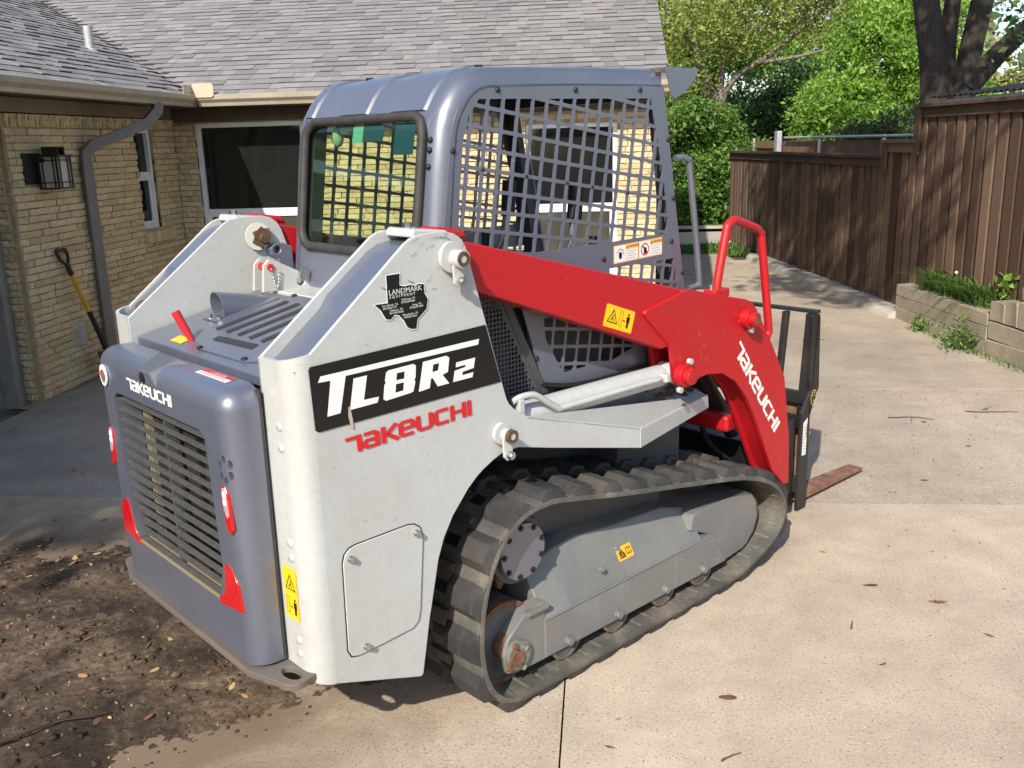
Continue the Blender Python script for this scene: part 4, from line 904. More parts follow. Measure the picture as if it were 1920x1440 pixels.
for s in (1, -1):
    lamp = [(s * .398, .965), (s * .418, .968), (s * .432, .950), (s * .440, .845), (s * .428, .828), (s * .412, .838), (s * .398, .875), (s * .393, .950)]
    if s < 0: lamp = lamp[::-1]
    x = xr(.9)
    o = MB().plate([lamp], lambda a, b: (x - .004, a, b), (.012, 0, 0)).build('tail_lamp', LENSR, hd, bevel=.003)
    cx = .416 * s; cz = .902
    inn = [(cx + (a - cx) * .62, .912 + (b - .905) * .62 + .012) for a, b in lamp]
    MB().plate([inn], lambda a, b: (x - .0055, a, b), (.003, 0, 0)).build('lamp_lens', LENSW, hd)
    em, n_, l_, p_ = nt('lamp_led') if 'led' not in MATS else (MATS['led'], None, None, None)
    if n_ is not None: P(p_, Base_Color=(.9, .9, .95), Roughness=.1, Emission_Color=(1, 1, 1), Emission_Strength=1.5); MATS['led'] = em
    for zz in (.944, .922): MB().sphere((x - .006, .416 * s - .002 * s, zz), .0085, 10, 6, (.25, .8, 1.1)).build('led', MATS['led'], hd, smooth=60)
    x2 = xr(.63)
    ref = [(s * .352, .715), (s * .375, .722), (s * .395, .712), (s * .425, .675), (s * .432, .590), (s * .29, .572), (s * .287, .598), (s * .308, .600), (s * .328, .618), (s * .340, .65)]
    if s > 0: ref = ref[::-1]
    MB().plate([ref], lambda a, b: (xr(b) - .003, a, b), (.01, 0, 0)).build('reflector', LENSR, hd, bevel=.002)
wordmark('maker_lettering', .036, .335, DECALW, hd, (xr(1.15) - .0015, .195, 1.138), (0, -1, 0), (0, 0, 1), (0, 0, 0))
# round badge, danger sticker, camera housing
b = MB(); b.disc((-.7435, .392, 1.148), (-1, .06, 0), .036, .004, 24); b.build('round_badge', DECALW, hd)
b = MB(); b.disc((-.7477, .392, 1.146), (-1, .06, 0), .022, .001, 18); b.build('badge_print', simple('badge_grey', (.10, .13, .12), .5), hd)
for q_ in (0, 1): MB().plate([[(.362 + .004 * q_, 1.140 + .008 * q_), (.422 - .006 * q_, 1.150 + .008 * q_), (.422 - .006 * q_, 1.155 + .008 * q_), (.362 + .004 * q_, 1.145 + .008 * q_)]], lambda a, b: (-.7492, a, b), (.0004, 0, 0)).build('badge_stroke', DECALR, hd)
st = lambda u: (lambda a, b: (a, b, 1.2385 + u))
MB().plate([[(-.680, -.175), (-.640, -.168), (-.640, -.352), (-.680, -.365)]], st(.0), (0, 0, .0008)).build('danger_sticker', DECALW, hd)
MB().plate([[(-.660, -.172), (-.640, -.168), (-.640, -.352), (-.660, -.359)]], st(.001), (0, 0, .0004)).build('danger_band', DECALR, hd)
text_on('danger_lettering', '\u26a0 DANGER', .017, DECALW, hd, (-.657, -.215, 1.2402), (0, -1, 0), (1, 0, 0))
for k in range(2): MB().plate([[(-.667 - .007 * k, -.185), (-.665 - .007 * k, -.185), (-.665 - .007 * k, -.345), (-.667 - .007 * k, -.345)]], st(.001), (0, 0, .0003)).build('danger_line', DECALR, hd)
cb = MB().hexa([(-.744, .105, 1.170), (-.744, -.045, 1.170), (-.628, -.075, 1.236), (-.628, .135, 1.236), (-.752, .080, 1.222), (-.752, -.010, 1.222), (-.665, -.035, 1.256), (-.665, .105, 1.256)])
cb.build('camera_housing', simple('grey_plastic', (.085, .093, .115), .55, spec=.3, nscale=30, namt=.1), hd, bevel=.008, seg=3)
b = MB(); b.disc((-.7475, .045, 1.2), (-1, 0, .15), .015, .006, 14); b.build('camera_lens', BLACK, hd)
# rear bumper plate with tie-down eyes
bp = MB()
hole = lambda s: [(-.655 + .022 * math.cos(a), s * .535 + .042 * math.sin(a)) for a in np.linspace(0, 2 * math.pi, 15)[:-1]]
out = [(-.50, -.56), (-.50, .56)] + [(-.66 + .045 * math.cos(a), .555 + .045 * math.sin(a)) for a in np.linspace(1.2, 3.3, 7)] + [(-.738, .44), (-.738, -.44)] + [(-.66 + .045 * math.cos(a), -.555 + .045 * math.sin(a)) for a in np.linspace(2.98, 5.1, 7)]
bp.plate([out, hole(1), hole(-1)], lambda a, b: (a, b, .395), (0, 0, .020))
bp.build('bumper_plate', paint('worn_grey_plate', (.10, .10, .105), (.17, .115, .075), .5, .9, True, .0, (.24, .11, .05)), LD, bevel=.003)
bp = MB().box(-.60, -.55, -.45, .45, .30, .394); bp.build('rear_crossmember', BLACK, LD)
for s in (1, -1): MB().box(-.640, -.634, s * .458 - .012, s * .458 + .012, .43, 1.225).build('hood_seal', SEAL, LD)

# ---------------- panel graphics
MB().plate([[(-.566, 1.292), (-.560, 1.299), (.047, 1.320), (.103, 1.132), (-.550, 1.119), (-.560, 1.126)]], sp(-.6128), (0, .0006, 0)).build('model_decal', DECALK, LD)
TLs = {'T': [[(-.5326, 1.2688), (.019, 1.2813), (.0147, 1.2645), (-.4556, 1.2562), (-.4797, 1.1575), (-.5209, 1.1561), (-.5031, 1.252), (-.541, 1.2531)]],
       'L': [[(-.4311, 1.2441), (-.3878, 1.2449), (-.403, 1.1783), (-.3535, 1.1773), (-.3589, 1.1615), (-.4495, 1.1594)]],
       '8': [[(-.3154, 1.2455), (-.23, 1.2485), (-.2209, 1.2422), (-.2244, 1.2078), (-.2292, 1.2029), (-.2259, 1.196), (-.234, 1.1697), (-.2418, 1.1665), (-.3307, 1.1607), (-.3387, 1.1665), (-.3327, 1.2064), (-.3275, 1.2115), (-.33, 1.2187), (-.3242, 1.2405)], [(-.2883, 1.2323), (-.2611, 1.2324), (-.2638, 1.2121), (-.2916, 1.2123)], [(-.2936, 1.2013), (-.2657, 1.2016), (-.2692, 1.1783), (-.2971, 1.1772)]],
       'R': [[(-.195, 1.248), (-.1097, 1.2515), (-.0981, 1.2441), (-.1058, 1.2025), (-.1262, 1.1971), (-.1025, 1.1667), (-.146, 1.166), (-.1628, 1.1939), (-.1693, 1.1941), (-.1756, 1.1665), (-.2152, 1.1633)], [(-.159, 1.2336), (-.1366, 1.2344), (-.1418, 1.2134), (-.163, 1.212)]],
       '2': [[(-.0728, 1.2245), (.0009, 1.2268), (-.0063, 1.1961), (-.0498, 1.1921), (-.0517, 1.1815), (-.0083, 1.1833), (-.0126, 1.1686), (-.0875, 1.1676), (-.0802, 1.2004), (-.0387, 1.2048), (-.0363, 1.2115), (-.0749, 1.2103)]]}
mb = MB()
for k, lp in TLs.items(): mb.plate(lp, sp(-.6135), (0, .0005, 0))
mb.build('model_lettering', DECALW, LD)
MB().plate([[(-.4543, 1.1705), (-.4489, 1.1668), (-.4433, 1.1303), (-.4426, 1.1048), (-.4508, 1.1092), (-.4565, 1.1434)]], sp(-.6142), (0, .0005, 0)).build('torn_decal_edge', simple('torn_film', (.42, .34, .26), .7), LD)
tn = lambda a: Vector((math.cos(a), 0, math.sin(a)))
wordmark('maker_lettering', .048, .452, DECALR, LD, (-.470, -.6130, 1.0345), tn(math.radians(2.2)), tn(math.radians(92)), (0, 0, 0))
TX = [(-.3043, 1.5087), (-.2595, 1.5095), (-.2618, 1.4768), (-.2457, 1.4724), (-.2272, 1.4741), (-.209, 1.4699), (-.1931, 1.4735), (-.1776, 1.4706), (-.1779, 1.4464), (-.1664, 1.4271), (-.1726, 1.3998), (-.1893, 1.3868), (-.2058, 1.3754), (-.212, 1.3477), (-.2282, 1.3492), (-.2427, 1.3564), (-.2524, 1.3756), (-.2694, 1.3947), (-.2844, 1.3978), (-.2972, 1.3862), (-.3131, 1.3895), (-.3216, 1.4031), (-.3278, 1.4149), (-.3486, 1.4339), (-.304, 1.4328)]
def inset(poly, d):
    n = len(poly); o = []; sgn = 1 if sum(poly[i - 1][0] * poly[i][1] - poly[i][0] * poly[i - 1][1] for i in range(n)) > 0 else -1
    for i in range(n):
        a, p_, c = Vector(poly[i - 1]), Vector(poly[i]), Vector(poly[(i + 1) % n]); d1 = (p_ - a).normalized(); d2 = (c - p_).normalized()
        n1 = Vector((-d1.y, d1.x)) * sgn; n2 = Vector((-d2.y, d2.x)) * sgn; m = n1 + n2; m = m.normalized() if m.length > .1 else n1
        o.append(tuple(p_ + m * d / max(.5, m.dot(n1))))
    return o
MB().plate([inset(TX, -.0028)], sp(-.6126), (0, .0004, 0)).build('state_sticker', DECALW, LD)
MB().plate([TX], sp(-.6132), (0, .0004, 0)).build('state_sticker_fill', DECALK, LD)
def ptext(t, x, z, size, mat=DECALW, a=0.0, name='sticker_lettering', y=-.6138, align='LEFT'):
    return text_on(name, t, size, mat, LD, (x, y, z), tn(math.radians(a)), tn(math.radians(a + 90)), align)
for i, dx in enumerate((0, .0005)): ptext('LANDMARK', -.3005 + dx, 1.4535, .0212, a=2 if 0 else 1.0)
ptext('E Q U I P M E N T', -.2985, 1.4445, .0115)
for t, x, z in (('McKinney, TX', -.258, 1.434), ('(972)548-9500', -.26, 1.4265), ('Fort Worth, TX', -.3245, 1.424), ('(817)834-7171', -.3225, 1.4165), ('Irving, TX', -.2225, 1.415), ('(972)579-9999', -.232, 1.4075), ('Cleburne, TX', -.300, 1.4085), ('(817)357-8200', -.301, 1.401), ('Waxahachie, TX', -.258, 1.3905), ('(972)937-0101', -.254, 1.383)):
    ptext(t, x, z, .0080)
def pict_label(name, O, U, V, wd, ht, horiz):
    """yellow crush-hazard label: triangle, wall outline, arrow and standing figure"""
    O, U, V = Vector(O), Vector(U).normalized(), Vector(V).normalized(); N = U.cross(V).normalized()
    f = lambda a, b: O + U * a + V * b
    MB().plate([rrect(0, wd, 0, ht, .006)], f, N * .0005).build(name, DECALY, LD)
    g = lambda a, b: O + U * a + V * b + N * .0009
    mb = MB()
    if horiz: tc, tr_, px, py, ph = (wd * .27, ht * .50), ht * .42, wd * .80, ht * .18, ht * .66
    else: tc, tr_, px, py, ph = (wd * .50, ht * .70), wd * .46, wd * .76, ht * .10, ht * .32
    tri = lambda k: [(tc[0] + tr_ * k * math.cos(a), tc[1] - tr_ * .15 + tr_ * k * math.sin(a)) for a in (math.pi / 2, math.pi * 7 / 6, math.pi * 11 / 6)]
    mb.plate([tri(1.0), tri(.80)], g, N * .0003)
    for q in ribbon([(tc[0] - tr_ * .28, tc[1] - tr_ * .42), (tc[0] - .0, tc[1] - tr_ * .05), (tc[0] + tr_ * .1, tc[1] + tr_ * .28)], tr_ * .12) + ribbon([(tc[0] + tr_ * .22, tc[1] - tr_ * .42), (tc[0] + tr_ * .02, tc[1] - tr_ * .1)], tr_ * .12): mb.add([g(*c) for c in q], [(0, 1, 2, 3)])
    hd_ = [(px + ph * .09 * math.cos(a), py + ph * .91 + ph * .09 * math.sin(a)) for a in np.linspace(0, 5.6, 9)]
    mb.plate([hd_], g, N * .0003); mb.plate([[(px - ph * .16, py + ph * .36), (px - ph * .10, py + ph * .36), (px - ph * .1, py), (px - ph * .015, py), (px, py + ph * .34), (px + ph * .015, py), (px + ph * .1, py), (px + ph * .1, py + ph * .36), (px + ph * .16, py + ph * .36), (px + ph * .16, py + ph * .78), (px - ph * .16, py + ph * .78)]], g, N * .0003)
    ax_ = px - ph * .42; ay = py + ph * .42
    mb.plate([[(ax_ - ph * .15, ay), (ax_ - ph * .06, ay + ph * .07), (ax_ - ph * .06, ay + ph * .02), (ax_ + ph * .06, ay + ph * .02), (ax_ + ph * .06, ay + ph * .07), (ax_ + ph * .15, ay), (ax_ + ph * .06, ay - ph * .07), (ax_ + ph * .06, ay - ph * .02), (ax_ - ph * .06, ay - ph * .02), (ax_ - ph * .06, ay - ph * .07)]], g, N * .0003)
    bx = px - ph * .92
    mb.plate([[(bx, py), (bx + ph * .3, py), (bx + ph * .3, py + ph), (bx, py + ph)], [(bx + .001, py + .001), (bx + .001, py + ph - .001), (bx + ph * .3 - .001, py + ph - .001), (bx + ph * .3 - .001, py + .001)]], g, N * .0003)
    mb.build(name + '_print', DECALK, LD)
pict_label('hazard_label', (-.6238, -.482, .565), (0, -1, 0), (0, 0, 1), .070, .158, False)
# scrapes near the top of the tower
sc = MB(); 
for k in range(46):
    x = R_.uniform(-.33, -.02) if k < 34 else R_.uniform(-.5, 0); z = 1.36 + (x + .33) * .62 + R_.uniform(-.02, .16) if k < 34 else R_.uniform(.45, 1.05)
    z = min(z, 1.597 if x > -.2 else 1.60 + (x + .2) * .75)
    L_ = R_.uniform(.004, .03 if k < 34 else .012); a = R_.uniform(-.5, .9); wd = R_.uniform(.0006, .0018)
    for q in ribbon([(x, z), (x + L_ * math.cos(a), z + L_ * math.sin(a))], wd): sc.add([(c[0], -.6127, c[1]) for c in q], [(0, 1, 2, 3)])
tag(sc.build('paint_scrapes', simple('scrape', (.10, .09, .075), .7), LD), kind='stuff')

ar = MB()
for k in range(46):
    if k % 2: x, z = R_.uniform(1.12, 1.55), R_.uniform(.98, 1.17)
    else: t_ = R_.random(); x, z = 1.66 + .17 * t_ + R_.uniform(-.03, .03), .66 - .30 * t_
    a = R_.uniform(0, 3.1); L_ = R_.uniform(.003, .035) if R_.random() < .4 else R_.uniform(.002, .006)
    for q in ribbon([(x, z), (x + L_ * .5 * math.cos(a), z + L_ * .5 * math.sin(a)), (x + L_ * math.cos(a + .4), z + L_ * math.sin(a + .4))], R_.uniform(.0006, .0016)): ar.add([(c_[0], -.5790, c_[1]) for c_ in q], [(0, 1, 2, 3)])
tag(ar.build('arm_scratches', simple('pale_scratch', (.50, .26, .22), .6), LD), kind='stuff')
# ---------------- lift arms
BEAM = [(-.06, 1.585), (.02, 1.571), (1.06, 1.300), (1.10, 1.10), (.957, 1.084), (.772, 1.154), (.065, 1.412), (-.06, 1.44)]
FRONT = [(.842, 1.235), (.848, 1.247), (1.085, 1.291), (1.10, 1.294), (1.278, 1.253), (1.488, 1.205), (1.535, 1.188), (1.569, 1.155), (1.700, .985), (1.812, .817), (1.877, .513), (1.890, .300), (1.845, .305), (1.74, .404), (1.622, .623), (1.57, .710), (1.514, .790), (1.431, .871), (1.338, .921), (1.235, .936), (1.19, .932), (1.151, .921), (1.11, .912), (1.082, .912), (1.05, .925), (1.027, .955), (1.004, 1.079), (.99, 1.10), (.856, 1.216)]
def arm(s):
    Y = lambda v: -s * v
    MB().plate([BEAM], sp(Y(.565)), (0, s * .10, 0)).build('arm_beam', RED, LD, bevel=.006)
    MB().plate([FRONT], sp(Y(.578)), (0, s * .022, 0)).build('arm_plate', RED, LD, bevel=.004)
    MB().plate([[(x, z) for x, z in FRONT if True]], sp(Y(.455)), (0, -s * .02, 0)).build('arm_plate', RED, LD, bevel=.004)
    # web between the plates
    web = [(1.04, .95), (1.10, .93), (1.20, .945), (1.338, .935), (1.44, .882), (1.53, .80), (1.64, .63), (1.76, .41), (1.85, .32)]
    V = []
    for x, z in web: V += [(x, Y(.560), z), (x, Y(.472), z), (x + .012, Y(.472), z + .014), (x + .012, Y(.560), z + .014)]
    k = len(web); MB().add(V, [(4 * i + a, 4 * i + (a + 1) % 4, 4 * i + 4 + (a + 1) % 4, 4 * i + 4 + a) for i in range(k - 1) for a in range(4)] + [(0, 1, 2, 3), (4 * k - 1, 4 * k - 2, 4 * k - 3, 4 * k - 4)]).build('arm_web', RED, LD, smooth=50)
    top = [(.88, 1.24), (1.09, 1.288), (1.278, 1.247), (1.488, 1.198), (1.565, 1.15), (1.70, .975), (1.808, .812), (1.872, .513)]
    V = []
    for x, z in top: V += [(x, Y(.560), z), (x, Y(.472), z), (x - .012, Y(.472), z - .014), (x - .012, Y(.560), z - .014)]
    k = len(top); MB().add(V, [(4 * i + a, 4 * i + (a + 1) % 4, 4 * i + 4 + (a + 1) % 4, 4 * i + 4 + a) for i in range(k - 1) for a in range(4)] + [(0, 1, 2, 3), (4 * k - 1, 4 * k - 2, 4 * k - 3, 4 * k - 4)]).build('arm_web', RED, LD, smooth=50)
    for cx, cz, r in ((1.486, 1.128, .040), (1.062, .968, .044)):
        b = MB(); b.disc((cx, Y(.575), cz), (0, -s, 0), r, .035, 22); b.disc((cx, Y(.609), cz), (0, -s, 0), r * .72, .028, 20); b.build('pin_boss', RED, LD, smooth=40, bevel=.002)
        b = MB(); b.disc((cx, Y(.636), cz), (0, -s, 0), r * .45, .003, 16); b.build('pin_end', RUST if cz > 1 else RED, LD)
        for dx, dz in ((.016, -.05), ) if cz > 1 else ((-.03, -.052), (.03, .05)):
            bb = MB(); bb.disc((cx + dx, Y(.590), cz + dz), (0, -s, 0), .012, .016, 10); bb.build('bolt', WHITE, LD, smooth=40)
    # lift cylinder
    a, b_ = Vector((.15, Y(.52), .955)), Vector((1.04, Y(.52), .966))
    cy = MB(); cy.disc((.20, Y(.52), .972), (b_ - Vector((.20, Y(.52), .972))), .042, .80, 40); cy.build('lift_cylinder', WHITE, LD, smooth=40)
    cy = MB(); cy.disc((1.0, Y(.52), .965), (1, 0, 0), .026, .06, 16); cy.build('cylinder_rod', BOLT, LD, smooth=40)
    cy = MB(); cy.disc((1.062, Y(.555), .968), (0, s, 0), .04, .07, 18); cy.build('rod_eye', WHITE, LD, smooth=40)
    cy = MB(); cy.tube(smooth_path([(.185, Y(.570), 1.040), (.221, Y(.575), 1.051), (.27, Y(.577), 1.049), (.305, Y(.577), 1.033), (.385, Y(.577), .982), (.438, Y(.575), .975), (.85, Y(.572), .974), (.93, Y(.570), .971), (.975, Y(.555), .970)], 4), .0115, 8); cy.build('hydraulic_pipe', WHITE, LD, smooth=50)
    for x in (.215, .975): MB().box(x - .012, x + .012, Y(.588) if s > 0 else Y(.545), Y(.545) if s > 0 else Y(.588), .975 if x < .5 else .955, 1.045 if x < .5 else .987).build('pipe_clamp', WHITE, LD, bevel=.004)
    # grab loop
    if s < 0: return
    cy = MB(); cy.tube(smooth_path([(1.345, Y(.53), 1.20), (1.352, Y(.53), 1.28), (1.40, Y(.53), 1.47), (1.415, Y(.53), 1.508), (1.455, Y(.53), 1.525), (1.49, Y(.53), 1.518), (1.61, Y(.53), 1.482), (1.645, Y(.53), 1.46), (1.662, Y(.53), 1.42), (1.738, Y(.53), 1.06), (1.738, Y(.53), 1.02), (1.715, Y(.53), .985)], 5), .0175, 12); cy.build('arm_grab_loop', RED, LD, smooth=50)
    MB().box(1.30, 1.40, Y(.53) - .03, Y(.53) + .03, 1.228, 1.262).build('loop_foot', RED, LD, bevel=.006)
    b = MB(); b.disc((1.315, Y(.53), 1.262), (0, 0, 1), .012, .02, 8); b.build('bolt', BOLT, LD)
arm(1); arm(-1)
MB().box(1.60, 1.68, -.43, .43, .57, .65).build('arm_cross_tube', RED, LD, bevel=.02)
MB().box(1.085, 1.118, -.42, .42, 1.99, 2.088).build('front_header', GREYD, LD)
pict_label('hazard_label', (.628, -.5652, 1.224), (.151, 0, -.053), (.025, 0, .076), .160, .080, True)
d = Vector((.353, 0, -.452)).normalized()
wordmark('maker_lettering', .060, .545, DECALW, LD, (1.411, -.5785, 1.002), d, Vector((-d.z, 0, d.x)), (0, 0, 0))

# hoses and fittings behind the lift cylinder, grease on the fender
for k, (y0, z0) in enumerate(((-.40, 1.02), (-.385, .985), (-.41, .955))):
    b = MB(); b.tube(smooth_path([(.30, y0, z0 + .05), (.55, y0 - .045, z0 - .02 + .01 * k), (.85, y0 - .04, z0 - .035), (1.12, y0 - .03, z0 - .02), (1.30, y0 + .10, z0 + .02)], 5), .011, 8); b.build('hose', BLACK, LD, smooth=50)
gs = MB()
for k in range(16):
    x = R_.uniform(.95, 1.28); y = -R_.uniform(.47, .53); z = np.interp(x, [.794, 1.352], [.868, .846]); r = R_.uniform(.006, .022)
    fz = lambda x_, y_: .8205 + (-.612 - y_) * -.33 - (x_ - .794) * .016 + .0035
    gs.add([(x + r * 1.8 * R_.uniform(.6, 1.2) * math.cos(a), y + r * .6 * R_.uniform(.6, 1.2) * math.sin(a), 0) for a in np.linspace(0, 5.5, 8)], [tuple(range(8))])
nF = Vector((1.352 - .794, .11, -.009)).cross(Vector((1.305 - 1.352, .048, .054))).normalized()
if nF.z < 0: nF = -nF
gs.v = [(x, y, .812 - ((x - 1.352) * nF.x + (y + .5) * nF.y) / nF.z + .002) for x, y, z in gs.v]
tag(gs.build('grease_stain', simple('dark_grease', (.06, .05, .04), .5, nscale=40, namt=.5), LD), kind='stuff')
# ---------------- cab
cab = []
ang = math.atan(-.1555); ca, sa = math.cos(ang), math.sin(ang)
SIDE = [(.065, 1.30), (.05, 1.588), (.072, 1.74), (.093, 1.872), (.106, 1.92), (.124, 1.952), (.150, 1.984), (.181, 2.007), (.22, 2.025), (.267, 2.034), (1.103, 2.043), (1.123, 2.036), (1.207, 1.591), (1.271, 1.27), (1.285, 1.15), (1.25, 1.0), (1.20, .972), (.477, .985), (.36, 1.30)]
SIDE = [(.05, 1.588), (.072, 1.74), (.093, 1.872), (.106, 1.92), (.124, 1.952), (.150, 1.984), (.181, 2.007), (.22, 2.025), (.267, 2.034), (1.103, 2.043), (1.123, 2.036), (1.207, 1.591), (1.271, 1.27), (1.285, 1.15), (1.25, 1.0), (1.20, .972), (.477, .985), (.37, 1.31), (.03, 1.35)]
W_MAIN = [(.098, 1.487), (.80, 1.487), (1.188, 1.494), (1.186, 1.51), (1.132, 1.70), (1.084, 1.95), (1.072, 1.990), (1.06, 1.994), (.21, 1.984), (.165, 1.932), (.140, 1.86), (.118, 1.70)]
W_FRONT = [(.80, 1.375), (1.10, 1.29), (1.222, 1.262), (1.208, 1.392), (.82, 1.392)]
W_LOW = [(.565, 1.045), (.84, 1.045), (1.07, 1.10), (1.06, 1.255), (.473, 1.255), (.482, 1.18)]
def guard(yv, t, name, mat):
    pit, rowp, bw = .0648, .0632, .0118; holes = []
    for W in (W_MAIN, W_FRONT, W_LOW):
        for i in range(-30, 45):
            for j in range(-30, 30):
                u0, v0 = i * pit + bw / 2, j * rowp + bw / 2; u1, v1 = u0 + pit - bw, v0 + rowp - bw
                quad = [(.216 + a * ca - b * sa, 1.771 + a * sa + b * ca) for a, b in ((u0, v0), (u1, v0), (u1, v1), (u0, v1))]
                if max(p_[0] for p_ in quad) < .05 or min(p_[0] for p_ in quad) > 1.3: continue
                c = clip_convex(quad, W)
                if len(c) >= 3 and area2(c) > 9e-5:
                    # nick the corners so every opening is slightly rounded
                    r = []
                    for k in range(len(c)):
                        a, p_, b = Vector(c[k - 1]), Vector(c[k]), Vector(c[(k + 1) % len(c)])
                        la, lb = (a - p_).length, (b - p_).length; e = .004
                        if la > 3 * e and lb > 3 * e: r += [tuple(p_ + (a - p_) / la * e), tuple(p_ + (b - p_) / lb * e)]
                        else: r.append(tuple(p_))
                    # drop doubles
                    rr = [p_ for k, p_ in enumerate(r) if (Vector(p_) - Vector(r[k - 1])).length > 1e-4]
                    if len(rr) >= 3: holes.append(rr)
    return MB().plate([SIDE] + holes, sp(yv), (0, t, 0)).build(name, mat, LD)
guard(-.43, .006, 'side_guard', GREY); guard(.43, -.006, 'side_guard', GREY)
for s in (1, -1):
    for x, z in ((.29, 2.012), (.645, 2.017), (.985, 2.022), (.098, 1.83), (1.152, 1.845), (1.190, 1.625), (1.182, 1.46), (1.255, 1.33), (.785, 1.43), (.216, 1.771), (.407, 1.741), (.599, 1.711), (.727, 1.691), (.919, 1.661), (1.111, 1.631), (.435, 1.12)):
        b = MB(); r = .010 if z > 1.8 or x > 1.15 or z < 1.5 else .0065; b.sphere((x, -s * .431, z), r, 8, 5, (1, .7, 1)); b.build('guard_screw', BLACK, LD, smooth=60)
    # front post and sills inside the guard
    MB().hexa([(1.09, -s * .423, 2.03), (1.125, -s * .423, 2.03), (1.125, -s * .37, 2.03), (1.09, -s * .37, 2.03), (1.215, -s * .423, 1.30), (1.265, -s * .423, 1.30), (1.265, -s * .37, 1.30), (1.215, -s * .37, 1.30)]).build('front_post', GREYD, LD, bevel=.004)
    MB().hexa([(.40, -s * .423, 1.0), (1.24, -s * .423, 1.0), (1.24, -s * .36, 1.0), (.40, -s * .36, 1.0), (.36, -s * .423, 1.04), (1.26, -s * .423, 1.04), (1.26, -s * .36, 1.04), (.36, -s * .36, 1.04)]).build('cab_sill', GREYD, LD)
    b = MB(); b.tube(smooth_path([(1.19, -s * .438, 1.775), (1.225, -s * .445, 1.778), (1.255, -s * .448, 1.765), (1.268, -s * .448, 1.73), (1.345, -s * .448, 1.30), (1.335, -s * .445, 1.268), (1.29, -s * .438, 1.262)], 5), .0125, 10); b.build('cab_grab_handle', GREY, LD, smooth=50)
# roof and rear shell
PATH = [(-.022, 1.335), (0, 1.50), (.022, 1.66), (.035, 1.77), (.055, 1.90), (.075, 1.955), (.107, 2.003), (.135, 2.034), (.17, 2.060), (.205, 2.074), (.25, 2.083), (.45, 2.091), (.70, 2.098), (1.05, 2.102), (1.11, 2.100)]
def normals(path):
    o = []
    for i in range(len(path)):
        a, b = path[max(0, i - 1)], path[min(len(path) - 1, i + 1)]; t = Vector((b[0] - a[0], b[1] - a[1])).normalized(); o.append((-t.y, t.x))
    return o
NRM = normals(PATH)
def shell(y_prof, i0, i1, name, mat, th=.006, smooth=40):
    """sheet swept along the cab outline; y_prof = list of (y, inward offset)"""
    V = []; m = len(y_prof); k = i1 - i0 + 1
    for q, extra in ((0, 0), (1, th)):
        for i in range(i0, i1 + 1):
            (x, z), (nx, nz) = PATH[i], NRM[i]
            for y, off in y_prof: V.append((x - nx * (off + extra), y, z - nz * (off + extra)))
    B = m * k; f = []
    for q in range(2):
        for i in range(k - 1):
            for j in range(m - 1): f.append((q * B + i * m + j, q * B + i * m + j + 1, q * B + (i + 1) * m + j + 1, q * B + (i + 1) * m + j))
    for j in range(m - 1): f += [(j, j + 1, B + j + 1, B + j), ((k - 1) * m + j, (k - 1) * m + j + 1, B + (k - 1) * m + j + 1, B + (k - 1) * m + j)]
    for i in range(k - 1): f += [(i * m, (i + 1) * m, B + (i + 1) * m, B + i * m), (i * m + m - 1, (i + 1) * m + m - 1, B + (i + 1) * m + m - 1, B + i * m + m - 1)]
    return MB().add(V, f).build(name, mat, LD, smooth=smooth)
for s in (1, -1):
    pr = [(s * (.372 + .058 * math.sin(math.radians(a))), .058 * (1 - math.cos(math.radians(a)))) for a in range(0, 91, 15)]
    shell(pr, 0, len(PATH) - 1, 'roll_frame', GREY, .008)
    MB().hexa([(.0, s * .33, 1.34), (.05, s * .33, 1.34), (.05, s * .40, 1.34), (.0, s * .40, 1.34), (.092, s * .33, 1.95), (.14, s * .33, 1.95), (.14, s * .40, 1.95), (.092, s * .40, 1.95)]).build('rear_post', GREYD, LD)
prof = [(-.371, .004), (-.335, .004), (-.325, -.003), (-.155, -.003), (-.145, .004), (-.02, .004), (-.01, -.003), (.14, -.003), (.15, .004), (.32, .004), (.33, -.003), (.365, -.003), (.371, .004)]
shell(prof, 5, len(PATH) - 1, 'roof_panel', GREY, .006, 25)
for x, y in ((.30, -.33), (.30, .28), (1.0, -.33), (.62, .33)):
    b = MB(); b.disc((x, y, 2.085 + .012 * (x > .5)), (0, 0, 1), .014, .009, 6); b.build('roof_bolt', BLACK, LD)
def rx(z): return np.interp(z, [p_[1] for p_ in PATH[:7]], [p_[0] for p_ in PATH[:7]])
# rear sheet with window opening, rubber seal, glass and stickers
win = rrect(-.337, .337, 1.516, 1.930, .055, 6)
MB().plate([[(-.371, 1.335), (.371, 1.335), (.371, 1.957), (-.371, 1.957)], win[::-1]], lambda a, b: (rx(b) + .004, a, b), (.006, 0, 0)).build('rear_sheet', GREY, LD)
sl = rrect(-.345, .345, 1.508, 1.938, .062, 8); mb = MB(); pts = [Vector((rx(b) - .003, a, b)) for a, b in sl]
mb.tube(pts + [pts[0], pts[1]], .016, 8, False); mb.build('window_seal', SEAL, LD, smooth=60)
gm, gn, gl, gp = nt('tinted_glass'); P(gp, Base_Color=(.82, .93, .80), Roughness=.02, IOR=1.45); gp.inputs['Transmission Weight'].default_value = 1.0
gtr = gn.new('ShaderNodeBsdfTransparent'); gtr.inputs[0].default_value = (.76, .86, .74, 1); ggl = gn.new('ShaderNodeBsdfGlossy'); ggl.inputs['Roughness'].default_value = .03
